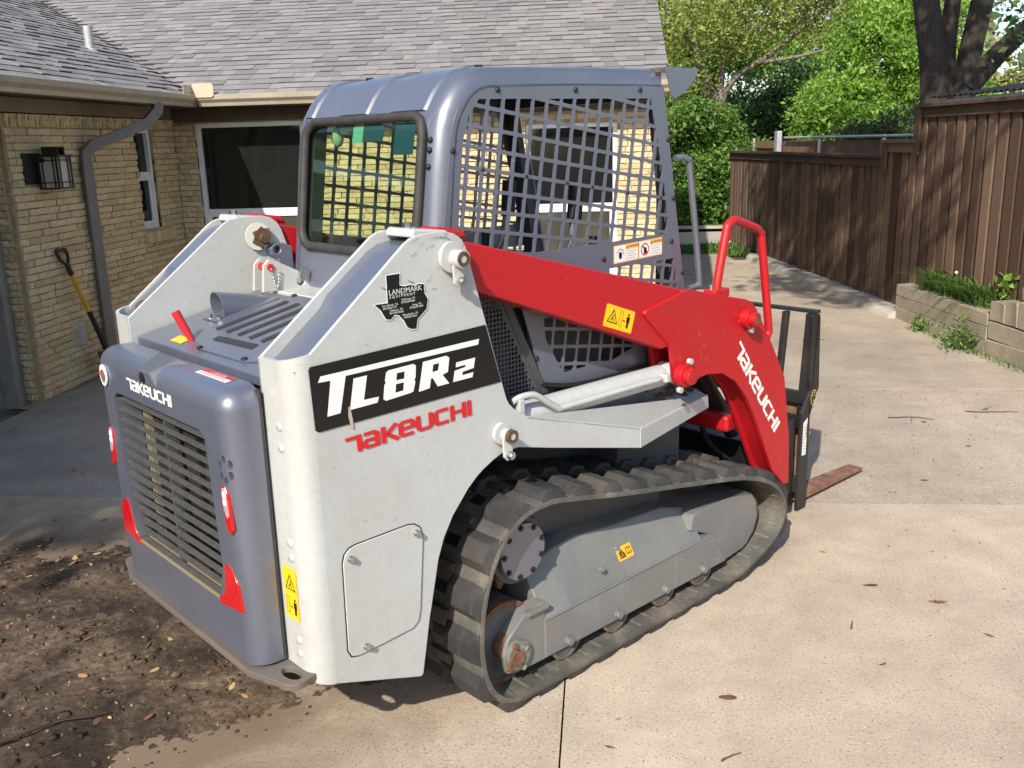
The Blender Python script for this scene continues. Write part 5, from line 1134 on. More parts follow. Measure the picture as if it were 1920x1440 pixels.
fr = gn.new('ShaderNodeFresnel'); fr.inputs[0].default_value = 1.45; gms = gn.new('ShaderNodeMixShader'); lw = gn.new('ShaderNodeLayerWeight'); lw.inputs[0].default_value = .5; pw = math_n(gn, gl, 'POWER', lw.outputs['Facing'], 4.0); gl.new(math_n(gn, gl, 'ADD', math_n(gn, gl, 'MULTIPLY', pw, .6), .035), gms.inputs[0]); gl.new(gtr.outputs[0], gms.inputs[1]); gl.new(ggl.outputs[0], gms.inputs[2]); gl.new(gms.outputs[0], gn['Material Output'].inputs['Surface'])
MB().plate([win], lambda a, b: (rx(b) + .006, a, b), (.002, 0, 0)).build('rear_glass', gm, LD)
for nm, (y0, y1, z0, z1), c in (('window_sticker', (.060, .000, 1.862, 1.915), (.22, .52, .55)), ('window_sticker', (-.002, -.118, 1.866, 1.918), (.03, .09, .17)), ('window_sticker', (-.180, -.285, 1.822, 1.920), (.025, .09, .19))):
    MB().plate([[(y0, z0), (y1, z0), (y1, z1), (y0, z1)]], lambda a, b: (rx(b) + .0095, a, b), (.001, 0, 0)).build(nm, simple('sticker_%d' % int(c[0] * 1000), c, .6), LD)
b = MB(); b.sphere((rx(1.89) + .05, .215, 1.885), .03, 10, 6, (.7, .7, 1.2)); b.sphere((rx(1.89) + .05, .15, 1.91), .03, 10, 6, (.7, 1.6, .7)); b.build('cab_lamp', simple('clear_plastic', (.45, .55, .50), .15), LD, smooth=60)
for z in (1.865, 1.835, 1.785):
    b = MB(); b.sphere((rx(z), -.383, z), .010, 8, 5); b.build('rear_screw', BLACK, LD, smooth=60)
# lower rear of cab, tilt bracket
MB().box(-.03, .03, -.43, .43, 1.28, 1.335).build('cab_base', GREYD, LD)
bk = MB(); bk.plate([[(-.06, 1.37), (-.06, 1.46), (-.085, 1.475), (-.09, 1.50), (-.07, 1.515), (-.035, 1.515), (.0, 1.50), (.0, 1.37)], [(-.062 + .014 * math.cos(a), 1.492 + .014 * math.sin(a)) for a in np.linspace(0, 5.6, 9)]], sp(.415), (0, .05, 0)); bk.build('tilt_bracket', GREY, LD, bevel=.004)
# visor
VZ = [(1.10, 2.106), (1.315, 2.104), (1.302, 2.074), (1.240, 2.018), (1.168, 1.992), (1.150, 2.004), (1.125, 2.075)]
for s in (1, -1): MB().plate([VZ], sp(-s * .445), (0, s * .006, 0)).build('visor_side', GREY, LD, bevel=.002)
MB().hexa([(1.10, -.444, 2.098), (1.315, -.444, 2.098), (1.315, .444, 2.098), (1.10, .444, 2.098), (1.10, -.444, 2.105), (1.315, -.444, 2.105), (1.315, .444, 2.105), (1.10, .444, 2.105)]).build('visor_top', GREY, LD, bevel=.002)
# warning labels on the guard
for k in range(2):
    x0 = .840 + .143 * k
    tilt = .010 * k; mb = MB(); f = lambda a, b: (a, -.4306, b + (a - .84) * .035)
    MB().plate([[(x0, 1.405), (x0 + .140, 1.405), (x0 + .140, 1.472), (x0, 1.472)]], f, (0, -.0006, 0)).build('warning_label', DECALO, LD)
    f2 = lambda a, b: (a, -.4314, b + (a - .84) * .035)
    MB().plate([[(x0 + .004, 1.409), (x0 + .066, 1.409), (x0 + .066, 1.468), (x0 + .004, 1.468)]], f2, (0, -.0003, 0)).build('label_field', DECALW, LD); MB().plate([[(x0 + .070, 1.409), (x0 + .136, 1.409), (x0 + .136, 1.450), (x0 + .070, 1.450)]], f2, (0, -.0003, 0)).build('label_field', DECALW, LD)
    text_on('label_lettering', 'WARNING', .0125, DECALK, LD, (x0 + .082, -.4320, 1.4565 + (x0 + .08 - .84) * .035), (1, 0, .035), (0, 0, 1))
    MB().plate([[(x0 + .071, 1.4545), (x0 + .080, 1.4545), (x0 + .0755, 1.4645)]], lambda a, b: (a, -.4318, b + (a - .84) * .035), (0, -.0003, 0)).build('label_mark', DECALK, LD)
    for r_ in range(4): MB().plate([[(x0 + .074, 1.4425 - .009 * r_), (x0 + .130 - .008 * (r_ % 2), 1.4425 - .009 * r_), (x0 + .130 - .008 * (r_ % 2), 1.4450 - .009 * r_), (x0 + .074, 1.4450 - .009 * r_)]], f2, (0, -.0008, 0)).build('label_line', simple('label_grey', (.35, .35, .35), .6), LD)
    mb = MB(); fx = lambda a, b: (x0 + .035 + a, -.4320, 1.438 + b + (x0 - .8) * .035)
    if k: mb.plate([[(.024 * math.cos(a), .024 * math.sin(a)) for a in np.linspace(0, 2 * math.pi, 25)[:-1]], [(.019 * math.cos(a), .019 * math.sin(a)) for a in np.linspace(0, 2 * math.pi, 25)[:-1]]], fx, (0, -.0002, 0)); mb.plate([[(-.018, .012), (.014, -.017), (.018, -.012), (-.013, .017)]], fx, (0, -.0002, 0))
    else: mb.plate([[(-.022, .004), (-.006, .022), (.016, .018), (.024, -.004), (.018, -.004), (.012, .012), (-.004, .016), (-.016, .002)]], fx, (0, -.0002, 0))
    mb.build('label_pictogram', DECALR if k else simple('label_grey', (.2, .2, .2), .6), LD)
    mb = MB(); mb.plate([[(-.006, -.015), (.008, -.015), (.010, .004), (.004, .010), (-.004, .010), (-.008, .0)]], lambda a, b: (x0 + .035 + a, -.4322, 1.436 + b + (x0 - .8) * .035), (0, -.0002, 0)); mb.build('label_pictogram', DECALK, LD)
# interior: floor, seat, lap bar, levers, dark side consoles
MB().box(.10, 1.15, -.35, .35, .98, 1.02).build('cab_floor', GREYD, LD)
M_SEAT = simple('black_vinyl', (.012, .012, .014), .5, nscale=30, namt=.3)
MB().hexa([(.30, -.22, 1.12), (.76, -.22, 1.14), (.76, .22, 1.14), (.30, .22, 1.12), (.28, -.23, 1.24), (.78, -.23, 1.26), (.78, .23, 1.26), (.28, .23, 1.24)]).build('seat_cushion', M_SEAT, LD, bevel=.03, seg=3)
MB().hexa([(.20, -.21, 1.20), (.32, -.21, 1.22), (.32, .21, 1.22), (.20, .21, 1.20), (.14, -.18, 1.50), (.22, -.18, 1.50), (.22, .18, 1.50), (.14, .18, 1.50)]).build('seat_back', M_SEAT, LD, bevel=.03, seg=3)
for s in (1, -1):
    MB().box(.45, 1.05, -s * .36 if s > 0 else .27, -s * .27 if s > 0 else .36, 1.02, 1.33).build('side_console', GREYD, LD, bevel=.01)
    b = MB(); b.tube(smooth_path([(.42, -s * .25, 1.42), (.62, -s * .25, 1.37), (.80, -s * .22, 1.40), (.86, -s * .20, 1.46), (.88, -s * .19, 1.56)], 5), .017, 10); b.build('lap_bar', GREY, LD, smooth=50)
    b = MB(); b.tube([(.885, -s * .19, 1.555), (.90, -s * .19, 1.70)], .030, 12); b.build('lap_bar_pad', M_SEAT, LD, smooth=50)
    bt = MB()
    for k in range(5): bt.disc((.86, -s * .31, 1.335 + .02 * k), (0, 0, 1), .055 - .007 * k, .014, 16, .048 - .007 * k)
    bt.tube([(.86, -s * .31, 1.42), (.87, -s * .31, 1.50)], [.016, .022], 10); bt.build('joystick', M_SEAT, LD, smooth=40)
MB().box(.60, .95, -.20, .25, 1.06, 1.13).build('pedal_box', RED, LD, bevel=.02)
MB().box(.07, .10, -.36, .36, 1.02, 1.33).build('cab_back_panel', GREYD, LD)
b = MB(); b.box(.14, .5, .38, .418, 1.38, 1.50); b.build('far_label_rail', BLACK, LD)
MB().plate([[(.17, 1.40), (.42, 1.40), (.42, 1.46), (.17, 1.46)]], sp(.379), (0, -.001, 0)).build('warning_label', DECALW, LD)
MB().plate([[(.29, 1.435), (.42, 1.435), (.42, 1.46), (.29, 1.46)]], sp(.3775), (0, -.0006, 0)).build('warning_label', DECALO, LD)
# mesh cheek behind the tower (perforated sheet)
pm = [(.10, 1.40), (.20, 1.395), (.255, 1.36), (.43, 1.005), (.20, .985), (.10, 1.05)]
holes = []
for i in range(26):
    for j in range(30):
        x, z = .085 + i * .0155, .97 + j * .0155; q_ = [(x + a, z + b) for a, b in ((0, 0), (.0105, 0), (.0105, .0105), (0, .0105))]
        c = clip_convex(q_, inset([(.10, 1.40), (.20, 1.395), (.255, 1.36), (.43, 1.005), (.20, .985), (.10, 1.05)][::-1], .012))
        if len(c) == 4 and area2(c) > 8e-5: holes.append(c)
MB().plate([pm] + holes, sp(-.447), (0, .003, 0)).build('perforated_screen', GREYD, LD)
MB().box(.05, .42, -.40, -.395, .97, 1.42).build('screen_backing', BLACK, LD)
MB().hexa([(.27, -.440, 1.35), (.30, -.440, 1.35), (.30, -.425, 1.35), (.27, -.425, 1.35), (.44, -.440, .99), (.48, -.440, .99), (.48, -.425, .99), (.44, -.425, .99)]).build('screen_edge', GREYD, LD)
MB().hexa([(.45, -.452, .80), (1.13, -.452, .80), (1.13, -.30, .80), (.45, -.30, .80), (.45, -.452, .897), (1.13, -.452, .895), (1.13, -.30, .895), (.45, -.30, .897)]).build('ledge', GREY, LD, bevel=.004)

# ---------------- tracks
RIM = [(-.021, .145), (-.046, .232), (-.048, .342), (-.030, .444), (.010, .552), (.071, .633), (.154, .680), (.24, .690), (.32, .682), (.624, .618), (.989, .550), (1.30, .490), (1.43, .458), (1.56, .410), (1.665, .340), (1.72, .262), (1.715, .195), (1.66, .135), (1.56, .090), (1.42, .055), (1.30, .045), (.90, .042), (.50, .042), (.16, .044), (.08, .055), (.022, .088)]
def arc_frames(path, n):
    pp = np.array(smooth_path(path, 8, True)); seg = np.linalg.norm(np.roll(pp, -1, 0) - pp, axis=1); cum = np.concatenate([[0], np.cumsum(seg)]); tot = cum[-1]
    pc = np.vstack([pp, pp[0]]); out = []
    for k in range(n):
        d = tot * k / n; i = min(np.searchsorted(cum, d, 'right') - 1, len(pp) - 1); t = (d - cum[i]) / seg[i]; out.append(pc[i] + (pc[i + 1] - pc[i]) * t)
    out = np.array(out); tan = np.roll(out, -1, 0) - np.roll(out, 1, 0); tan /= np.linalg.norm(tan, axis=1)[:, None]
    return out, tan, tot
M_LINK = simple('muddy_link', (.075, .052, .035), .8, nscale=20, namt=.5); M_DUST = simple('dusty_rubber', (.12, .108, .085), .85, nscale=30, namt=.4)
def track(s):
    Y = lambda v: -s * v; n = 448; pt, tg, tot = arc_frames(RIM, n)
    # path runs clockwise seen from the right side; outward normal
    nr = np.stack([-tg[:, 1], tg[:, 0]], 1); c = pt.mean(0)
    if ((pt - c) * nr).sum() < 0: nr = -nr
    tr = empty('track_unit'); tr.parent = LD
    sec = [(.666, 0), (.666, .012), (.660, .022), (.272, .022), (.266, .012), (.266, 0), (.30, -.002), (.632, -.002)]; m = len(sec)
    V = [(pt[i, 0] + nr[i, 0] * o, Y(y), pt[i, 1] + nr[i, 1] * o) for i in range(n) for y, o in sec]
    MB().add(V, [(i * m + j, i * m + (j + 1) % m, ((i + 1) % n) * m + (j + 1) % m, ((i + 1) % n) * m + j) for i in range(n) for j in range(m)]).build('rubber_belt', RUBBER, tr, smooth=40)
    N = 28; p2, t2, _ = arc_frames(RIM, N * 2); n2 = np.stack([-t2[:, 1], t2[:, 0]], 1)
    if ((p2 - c) * n2).sum() < 0: n2 = -n2
    def lug(k, rowsec, mat, half):
        """rowsec: (y outer, y inner); block built on three stations so it follows the bend"""
        mbb = MB(); f = k * n // N; 
        if half: f += n // N // 2
        st_ = int(round(.058 / (tot / n))); V = []
        idxs = [f - st_, f - int(st_ * .66), f, f + int(st_ * .66), f + st_]
        ya, yb = rowsec; w0 = [.0, 1, 1, 1, .0]
        for q_, i in enumerate(idxs):
            i %= n; px, pz = pt[i]; nx, nz = nr[i]; top = .054 if 0 < q_ < 4 else .021
            e = [.012, .0, .018, .0, .012][q_]; tt = [.0, .012, .004, .022, .0][q_]
            for y, o in ((ya, .020), (ya - (ya - yb) * .05 - (.0 if q_ != 2 else 0), top * .98 if 0 < q_ < 4 else .021), (yb + (ya - yb) * (.10 + tt), top), (yb, .020)):
                V.append((px + nx * o, Y(y), pz + nz * o))
        fs_ = [(4 * i + a, 4 * i + (a + 1) % 4, 4 * i + 4 + (a + 1) % 4, 4 * i + 4 + a) for i in range(4) for a in range(4)] + [(0, 1, 2, 3), (19, 18, 17, 16)]
        return mbb.add(V, fs_)
    jo = MB()
    for k in range(N):
        for rs, hf in (((.664, .505), 0), ((.425, .268), 1)):
            lg = lug(k, rs, LUG, hf)
            if s > 0: lg.build('tread_lug', LUG, tr, bevel=.007, seg=2)
            else: jo.add(lg.v, lg.f)
    if s < 0: tag(jo.build('tread_lugs', LUG, tr), kind='stuff')
    # steel link cores showing between the lug rows, and drive bars on the inside
    cr = MB(); ib = MB()
    for k in range(N * 2):
        i = (k * n) // (N * 2); px, pz = pt[i]; nx, nz = nr[i]; tx, tz = tg[i]
        def q8(y0, y1, o0, o1, h): return [(px + nx * o + tx * a, Y(y), pz + nz * o + tz * a) for o in (o0, o1) for (y, a) in ((y0, -h), (y1, -h), (y1, h), (y0, h))]
        if s < 0: continue
        MB().hexa(q8(.515, .415, .018, .040, .014) if k % 2 else q8(.50, .43, .021, .026, .02)).build('link_core', M_LINK if k % 2 else BLACK, tr, bevel=.003, seg=1)
        MB().hexa(q8(.640, .560, -.005, .001, .005)).build('inner_rib', M_DUST, tr)
    # rolling frame
    bm_ = MB(); secs = []
    for x, zt, zc in ((.27, .40, .246), (.40, .44, .247), (.53, .452, .248), (.72, .43, .25), (1.03, .415, .254), (1.18, .37, .256)):
        secs.append([(x, Y(.615), .098), (x, Y(.615), zc), (x, Y(.515), zt), (x, Y(.42), zt + .012), (x, Y(.42), .098)])
    k = len(secs); bm_.add([p_ for q_ in secs for p_ in q_], [(5 * i + a, 5 * i + (a + 1) % 5, 5 * i + 5 + (a + 1) % 5, 5 * i + 5 + a) for i in range(k - 1) for a in range(5)] + [(0, 1, 2, 3, 4), tuple(range(5 * k - 5, 5 * k))[::-1]])
    bm_.build('roller_frame', STEELG, tr, bevel=.006)
    MB().plate([[(1.10, .262), (1.255, .252), (1.352, .107), (1.0, .105), (1.0, .262)]], sp(Y(.616)), (0, s * .05, 0)).build('frame_step', STEELG, tr, bevel=.004)
    MB().plate([[(1.13, .30), (1.145, .365), (1.18, .372), (1.52, .366), (1.575, .340), (1.610, .285), (1.622, .215), (1.60, .165), (1.55, .118), (1.50, .098), (1.36, .085), (1.25, .25)]], sp(Y(.590)), (0, s * .16, 0)).build('idler_guard', STEELG, tr, bevel=.012, seg=3)
    MB().plate([[(.275, .318), (.255, .318), (.180, .302), (.102, .240), (.078, .185), (.092, .115), (.15, .10), (.275, .095)]], sp(Y(.612)), (0, s * .06, 0)).build('idler_fork', STEELG, tr, bevel=.005)
    MB().box(.18, .28, Y(.628) if s > 0 else Y(.60), Y(.60) if s > 0 else Y(.628), .296, .312).build('fork_flange', STEELG, tr, bevel=.002)
    b = MB(); b.disc((.135, Y(.610), .175), (0, -s, 0), .052, .020, 22); b.build('idler_cap', STEELG, tr, smooth=40, bevel=.002)
    b = MB(); b.disc((.118, Y(.628), .172), (0, -s, 0), .030, .012, 8); b.build('idler_nut', RUST, tr)
    for dx, dz in ((-.005, .058), (.03, -.055), (.04, .03), (-.035, -.03)): b = MB(); b.disc((.118 + dx, Y(.626), .172 + dz * .8), (0, -s, 0), .011, .012, 6); b.build('bolt', BOLT if dx > 0 else RUST, tr)
    def wheel(cx, cz, r, name, mat, rim, y0=.585, y1=.40):
        b = MB(); b.disc((cx, Y(y0), cz), (0, s, 0), r, y0 - y1, 30); b.build(name, mat, tr, smooth=40, bevel=.006)
        b = MB(); b.ring((cx, Y(y0 + .004), cz), (0, s, 0), r * .88, r * 1.008, .03, 30); b.build('wheel_rim', rim, tr, smooth=40)
    M_WH = simple('wheel_paint', (.085, .087, .09), .6, nscale=12, namt=.4)
    wheel(.125, .200, .148, 'rear_idler', M_WH, RUST, .560); wheel(1.53, .225, .118, 'front_idler', M_WH, RUST, .57)
    b = MB(); b.disc((.125, Y(.563), .195), (0, -s, 0), .055, .035, 20); b.build('idler_hub', RUST, tr, smooth=40, bevel=.003)
    for x in (.383, .652, .937, 1.186):
        wheel(x, .128, .078, 'roller', M_WH, simple('worn_steel', (.23, .165, .12), .45, .5, nscale=18, namt=.4), .602)
        b = MB(); b.disc((x, Y(.615), .124), (0, -s, 0), .019, .006, 14); b.disc((x, Y(.621), .124), (0, -s, 0), .015, .012, 6); b.build('roller_bolt', BOLT if 0 else STEELG, tr, smooth=30)
    if s > 0:
        sr = MB()
        for k in range(90):
            x = R_.uniform(.30, 1.30); z = R_.uniform(.11, .24); a = R_.gauss(.12, .35); L_ = R_.uniform(.01, .07)
            for q in ribbon([(x, z), (x + L_ * math.cos(a), min(.243, max(.103, z + L_ * math.sin(a))))], R_.uniform(.0005, .0014)): sr.add([(c_[0], -.6165, c_[1]) for c_ in q], [(0, 1, 2, 3)])
        tag(sr.build('frame_scratches', simple('bright_scratch', (.36, .37, .37), .4, .3), tr), kind='stuff')
        MB().tube([(.27, -.6155, .247), (.72, -.6155, .251), (1.12, -.6155, .256)], .004, 6).build('weld_bead', STEELG, tr, smooth=60)
    # sprocket with drive cap
    b = MB(); teeth = []
    for k in range(26):
        a = 2 * math.pi * k / 26; r = .165 if k % 2 else .128; teeth += [(.19 + r * math.cos(a - .05), .525 + r * math.sin(a - .05)), (.19 + r * math.cos(a + .05), .525 + r * math.sin(a + .05))]
    b.plate([teeth], sp(Y(.50)), (0, s * .035, 0)); b.build('sprocket', RUST, tr, bevel=.004)
    b = MB(); b.disc((.19, Y(.50), .525), (0, -s, 0), .118, .075, 30); b.build('drive_motor', GREYD, tr, smooth=40)
    b = MB(); b.disc((.193, Y(.575), .525), (0, -s, 0), .100, .025, 32); b.build('drive_cap', GREY, tr, smooth=40, bevel=.004)
    for k in range(9):
        a = 2 * math.pi * k / 9 + .3; b = MB(); b.disc((.193 + .088 * math.cos(a), Y(.599), .525 + .088 * math.sin(a)), (0, -s, 0), .0105, .004, 10); b.disc((.193 + .088 * math.cos(a), Y(.603), .525 + .088 * math.sin(a)), (0, -s, 0), .007, .004, 8); b.build('cap_bolt', BLACK, tr)
    MB().plate([[(.33, .42), (.30, .60), (.42, .66), (.60, .60), (1.1, .47), (1.1, .40), (.55, .45), (.42, .47)]], sp(Y(.45)), (0, s * .15, 0)).build('frame_web', GREYD, tr)
    for x, z in ((.66, .40), (.575, .345), ): b = MB(); b.disc((x, Y(.60) , z - .015), (0, -s, .2), .011, .012, 8); b.build('grease_plug', STEELG, tr)
    if s > 0:
        O = Vector((.70, -.5832, .309)); U = Vector((1, 0, .02)).normalized(); Vv = Vector((0, .49, .872)).normalized()
        f = lambda a, b: O + U * a + Vv * b; Nn = Vector((0, -.872, .49))
        MB().plate([rrect(0, .085, 0, .052, .006)], f, Nn * .001).build('frame_label', simple('orange_label', (.75, .38, .02), .45), tr)
        mb = MB(); g = lambda a, b: O + U * a + Vv * b + Nn * .0014
        mb.plate([[(.008, .008), (.044, .008), (.026, .044)], [(.014, .012), (.026, .036), (.038, .012)]], g, Nn * .0003)
        mb.plate([[(.050, .014), (.078, .014), (.078, .040), (.050, .040)], [(.053, .017), (.053, .037), (.0625, .037), (.0625, .017)], [(.0655, .017), (.0655, .037), (.075, .037), (.075, .017)]], g, Nn * .0003); mb.build('frame_label_print', DECALK, tr)
track(1); track(-1)

# ================================================================== PALLET FORKS (coupled to the loader, lift away)
FKL = ML + Vector((.667 * 2.3, .745 * 2.3, 0))
FK = empty('pallet_fork_carriage', FKL, math.radians(48.15), label='black steel pallet fork carriage with rusty tines on the loader front', cat='fork carriage')
def fk(mb, *a, **k):
    o = mb.build(*a, **k); o.location = (-2.3, 0, 0); return o
for s in (1, -1):
    mb = MB(); po = [(2.245, .015), (2.325, .015), (2.325, .50), (2.395, .63), (2.375, .985), (2.36, 1.005), (2.30, 1.005), (2.31, .62), (2.245, .52)]
    mb.plate([po], sp(-s * .425), (0, s * .018, 0)); fk(mb, 'side_post', BLACKP, FK, bevel=.003)
    mb = MB().hexa([(2.30, -s * .425, .50), (2.325, -s * .425, .50), (2.325, -s * .36, .50), (2.30, -s * .36, .50), (2.345, -s * .425, 1.0), (2.37, -s * .425, 1.0), (2.37, -s * .36, 1.0), (2.345, -s * .36, 1.0)]); fk(mb, 'upright', BLACKP, FK, bevel=.003)
    for yy in (.265, ):
        fk(MB().hexa([(2.29, -s * yy, .62), (2.32, -s * yy, .62), (2.32, -s * (yy - .03), .62), (2.29, -s * (yy - .03), .62), (2.335, -s * yy, 1.0), (2.365, -s * yy, 1.0), (2.365, -s * (yy - .03), 1.0), (2.335, -s * (yy - .03), 1.0)]), 'upright', BLACKP, FK, bevel=.003)
    tn_ = MB(); yc = s * -.33
    tn_.hexa([(2.335, yc - .05, .02), (3.02, yc - .05, .015), (3.02, yc + .05, .015), (2.335, yc + .05, .02), (2.335, yc - .05, .065), (3.02, yc - .04, .03), (3.02, yc + .04, .03), (2.335, yc + .05, .065)]); fk(tn_, 'tine', FORK, FK, bevel=.006)
    fk(MB().box(2.33, 2.372, yc - .05, yc + .05, .066, .60), 'tine_shank', FORK, FK, bevel=.005)
fk(MB().box(2.335, 2.375, -.424, .424, 1.006, 1.022), 'top_bar', BLACKP, FK, bevel=.003)
fk(MB().box(2.29, 2.325, -.42, .42, .555, .615), 'cross_bar', BLACKP, FK, bevel=.003)
fk(MB().box(2.255, 2.29, -.42, .42, .44, .50), 'cross_bar', BLACKP, FK, bevel=.003)
fk(MB().box(2.255, 2.29, -.42, .42, .10, .18), 'cross_bar', BLACKP, FK, bevel=.003)
fk(MB().plate([[(2.348 + .027 * math.cos(a), .585 + .040 * math.sin(a)) for a in np.linspace(0, 2 * math.pi, 25)[:-1]], [(2.348 + .023 * math.cos(a), .585 + .035 * math.sin(a)) for a in np.linspace(0, 2 * math.pi, 25)[:-1]]], sp(-.4254), (0, -.0006, 0)), 'badge_ring', GOLD, FK)
o = text_on('badge_lettering', 'CL', .030, GOLD, FK, (2.348, -.4262, .592), (1, 0, 0), (0, 0, 1), 'CENTER'); o.location = (-2.3, 0, 0)
o = text_on('badge_lettering', '4', .034, GOLD, FK, (2.347, -.4262, .556), (1, 0, 0), (0, 0, 1), 'CENTER'); o.location = (-2.3, 0, 0)
fk(MB().plate([[(2.262, .30), (2.298, .30), (2.300, .49), (2.264, .47)]], sp(-.4254), (0, -.0006, 0)), 'spec_label', DECALW, FK)
for k in range(9): fk(MB().plate([[(2.268, .315 + .016 * k), (2.288, .315 + .016 * k), (2.288, .320 + .016 * k), (2.268, .320 + .016 * k)]], sp(-.4262), (0, -.0003, 0)), 'spec_line', simple('label_grey', (.35, .35, .35), .6), FK)
fk(MB().plate([[(2.290, .39), (2.297, .39), (2.299, .46), (2.292, .46)]], sp(-.4262), (0, -.0003, 0)), 'spec_band', simple('spec_orange', (.5, .16, .05), .5), FK)
# quick coupler belongs to the loader
MB().hexa([(1.90, -.40, .16), (2.235, -.40, .10), (2.235, .40, .10), (1.90, .40, .16), (1.84, -.40, .46), (2.235, -.40, .50), (2.235, .40, .50), (1.84, .40, .46)]).build('quick_coupler', BLACKP, LD, bevel=.01)
for s in (1, -1):
    b = MB(); b.disc((1.55, -s * .30, .85), (.45, 0, -.55), .04, .45, 16); b.build('tilt_cylinder', BLACKP, LD, smooth=40)
    b = MB(); b.tube(smooth_path([(1.42, -s * .24, .92), (1.62, -s * .22, .78), (1.70, -s * .24, .50), (1.85, -s * .26, .36)], 4), .013, 8); b.build('hose', BLACK, LD, smooth=50)
# ================================================================== SMALL THINGS
# lantern on the side wall
ln = empty('wall_lantern', (-4.30, 7.0, 1.74), label='black iron lantern with frosted panes mounted on the brick side wall', cat='lantern')
M_FROST = simple('frosted_glass', (.42, .40, .33), .4)
MB().box(-.02, .03, -.24, -.02, -.10, .13).build('back_plate', M_BLACKIRON, ln, bevel=.004)
MB().box(.03, .10, -.10, -.04, .06, .09).build('bracket', M_BLACKIRON, ln)
MB().box(.03, .22, -.11, .11, .10, .115).build('roof_plate', M_BLACKIRON, ln, bevel=.003)
MB().box(.06, .19, -.05, -.038, .115, .165).box(.06, .19, .038, .05, .115, .165).box(.06, .19, -.05, .05, .165, .175).build('hanger', M_BLACKIRON, ln)
for x in (.05, .195):
    for y in (-.095, .095): MB().box(x - .007, x + .007, y - .007, y + .007, -.13, .10).build('corner_post', M_BLACKIRON, ln)
MB().box(.04, .205, -.105, .105, -.142, -.13).build('base_plate', M_BLACKIRON, ln)
MB().box(.053, .192, -.090, -.086, -.128, .098).build('pane', M_FROST, ln); MB().box(.053, .192, .086, .090, -.128, .098).build('pane', M_FROST, ln); MB().box(.187, .191, -.085, .085, -.128, .098).build('pane', M_FROST, ln)
for z in (-.095, .07): MB().box(.045, .2, -.101, .101, z, z + .008).build('glazing_bar', M_BLACKIRON, ln)
for y in (-.055, .055): MB().box(.193, .2, y - .004, y + .004, -.13, .10).build('glazing_bar', M_BLACKIRON, ln)
for x in (.08, .165): MB().box(x - .004, x + .004, -.1, -.093, -.13, .10).build('glazing_bar', M_BLACKIRON, ln)
# shovel leaning on the wall beside the downspout
sv = empty('shovel', (-4.16, 7.28, .02), label='yellow handled shovel with black grip leaning on the brick wall', cat='shovel')
S0, S1 = Vector((-.10, -.23, 1.09)), Vector((.04, .0, .25)); dv = (S1 - S0); SB = simple('black_plastic', (.014, .013, .013), .5)
b = MB(); b.tube([S0 + dv * .22, S0 + dv * .60], .019, 12); b.build('shaft', simple('yellow_fibreglass', (.55, .30, .02), .45, nscale=8), sv, smooth=50)
b = MB(); b.tube([S0 + dv * .13, S0 + dv * .225], [.020, .022], 12); b.build('grip_neck', SB, sv, smooth=50)
b = MB(); pc = S0 + dv * .13; b.tube(smooth_path([pc, S0 + dv * .07 + Vector((0, -.055, 0)), S0 + dv * .0 + Vector((0, -.06, .01)), S0 + Vector((0, .0, .012)), S0 + dv * .0 + Vector((0, .06, .01)), S0 + dv * .07 + Vector((0, .055, 0)), pc], 4), .014, 8); b.build('grip', SB, sv, smooth=50)
b = MB(); b.tube([S0 + dv * .595, S0 + dv * .80, S0 + dv * 1.0], [.022, .022, .03], 10); b.build('socket', simple('dark_steel', (.03, .024, .02), .6, .4), sv, smooth=50)
V = []
for i in range(7):
    t = i / 6; p_ = S1 + (Vector((.03, .03, -.23))) * t; wd = .10 if t < .6 else .10 * (1 - ((t - .6) / .4) ** 2 * .85)
    for j in range(5):
        u = (j - 2) / 2; V.append(p_ + Vector((-.028 * u * u, 0, 0)) + Vector((0, u * wd, 0)))
V2 = [v + Vector((-.003, 0, 0)) for v in V]; k = 35
MB().add(V + V2, [(i * 5 + j, i * 5 + j + 1, i * 5 + j + 6, i * 5 + j + 5) for i in range(6) for j in range(4)] + [(k + i * 5 + j, k + i * 5 + j + 5, k + i * 5 + j + 6, k + i * 5 + j + 1) for i in range(6) for j in range(4)]).build('blade', simple('rusty_blade', (.07, .045, .035), .7, .4, nscale=20), sv, smooth=60)

# plants in the planter
def blades(name, base_fn, n, hmin, hmax, wd, mat, parent, lean=.6):
    V, F, Rv = [], [], []
    for i in range(n):
        p_, out = base_fn(); h = rnd.uniform(hmin, hmax); a = rnd.uniform(0, 6.28); d = Vector((math.cos(a), math.sin(a), 0)) * rnd.uniform(.2, 1) + out; d = d * lean * h
        sd = Vector((-d.y, d.x, 0)).normalized() * wd * rnd.uniform(.6, 1.2); k = len(V)
        for q_, (t, w_) in enumerate(((0, 1), (.4, .95), (.75, .7), (1, .05))):
            c = Vector(p_) + d * t ** 1.7 + Vector((0, 0, h * (t - .38 * t ** 3))); V += [c - sd * w_, c + sd * w_]
        F += [(k, k + 1, k + 3, k + 2), (k + 2, k + 3, k + 5, k + 4), (k + 4, k + 5, k + 7, k + 6)]; Rv += [rnd.random()] * 3
    o = mk(name, V, F, mat, parent, smooth=80); at = o.data.attributes.new('rnd', 'FLOAT', 'FACE'); at.data.foreach_set('value', Rv); return o
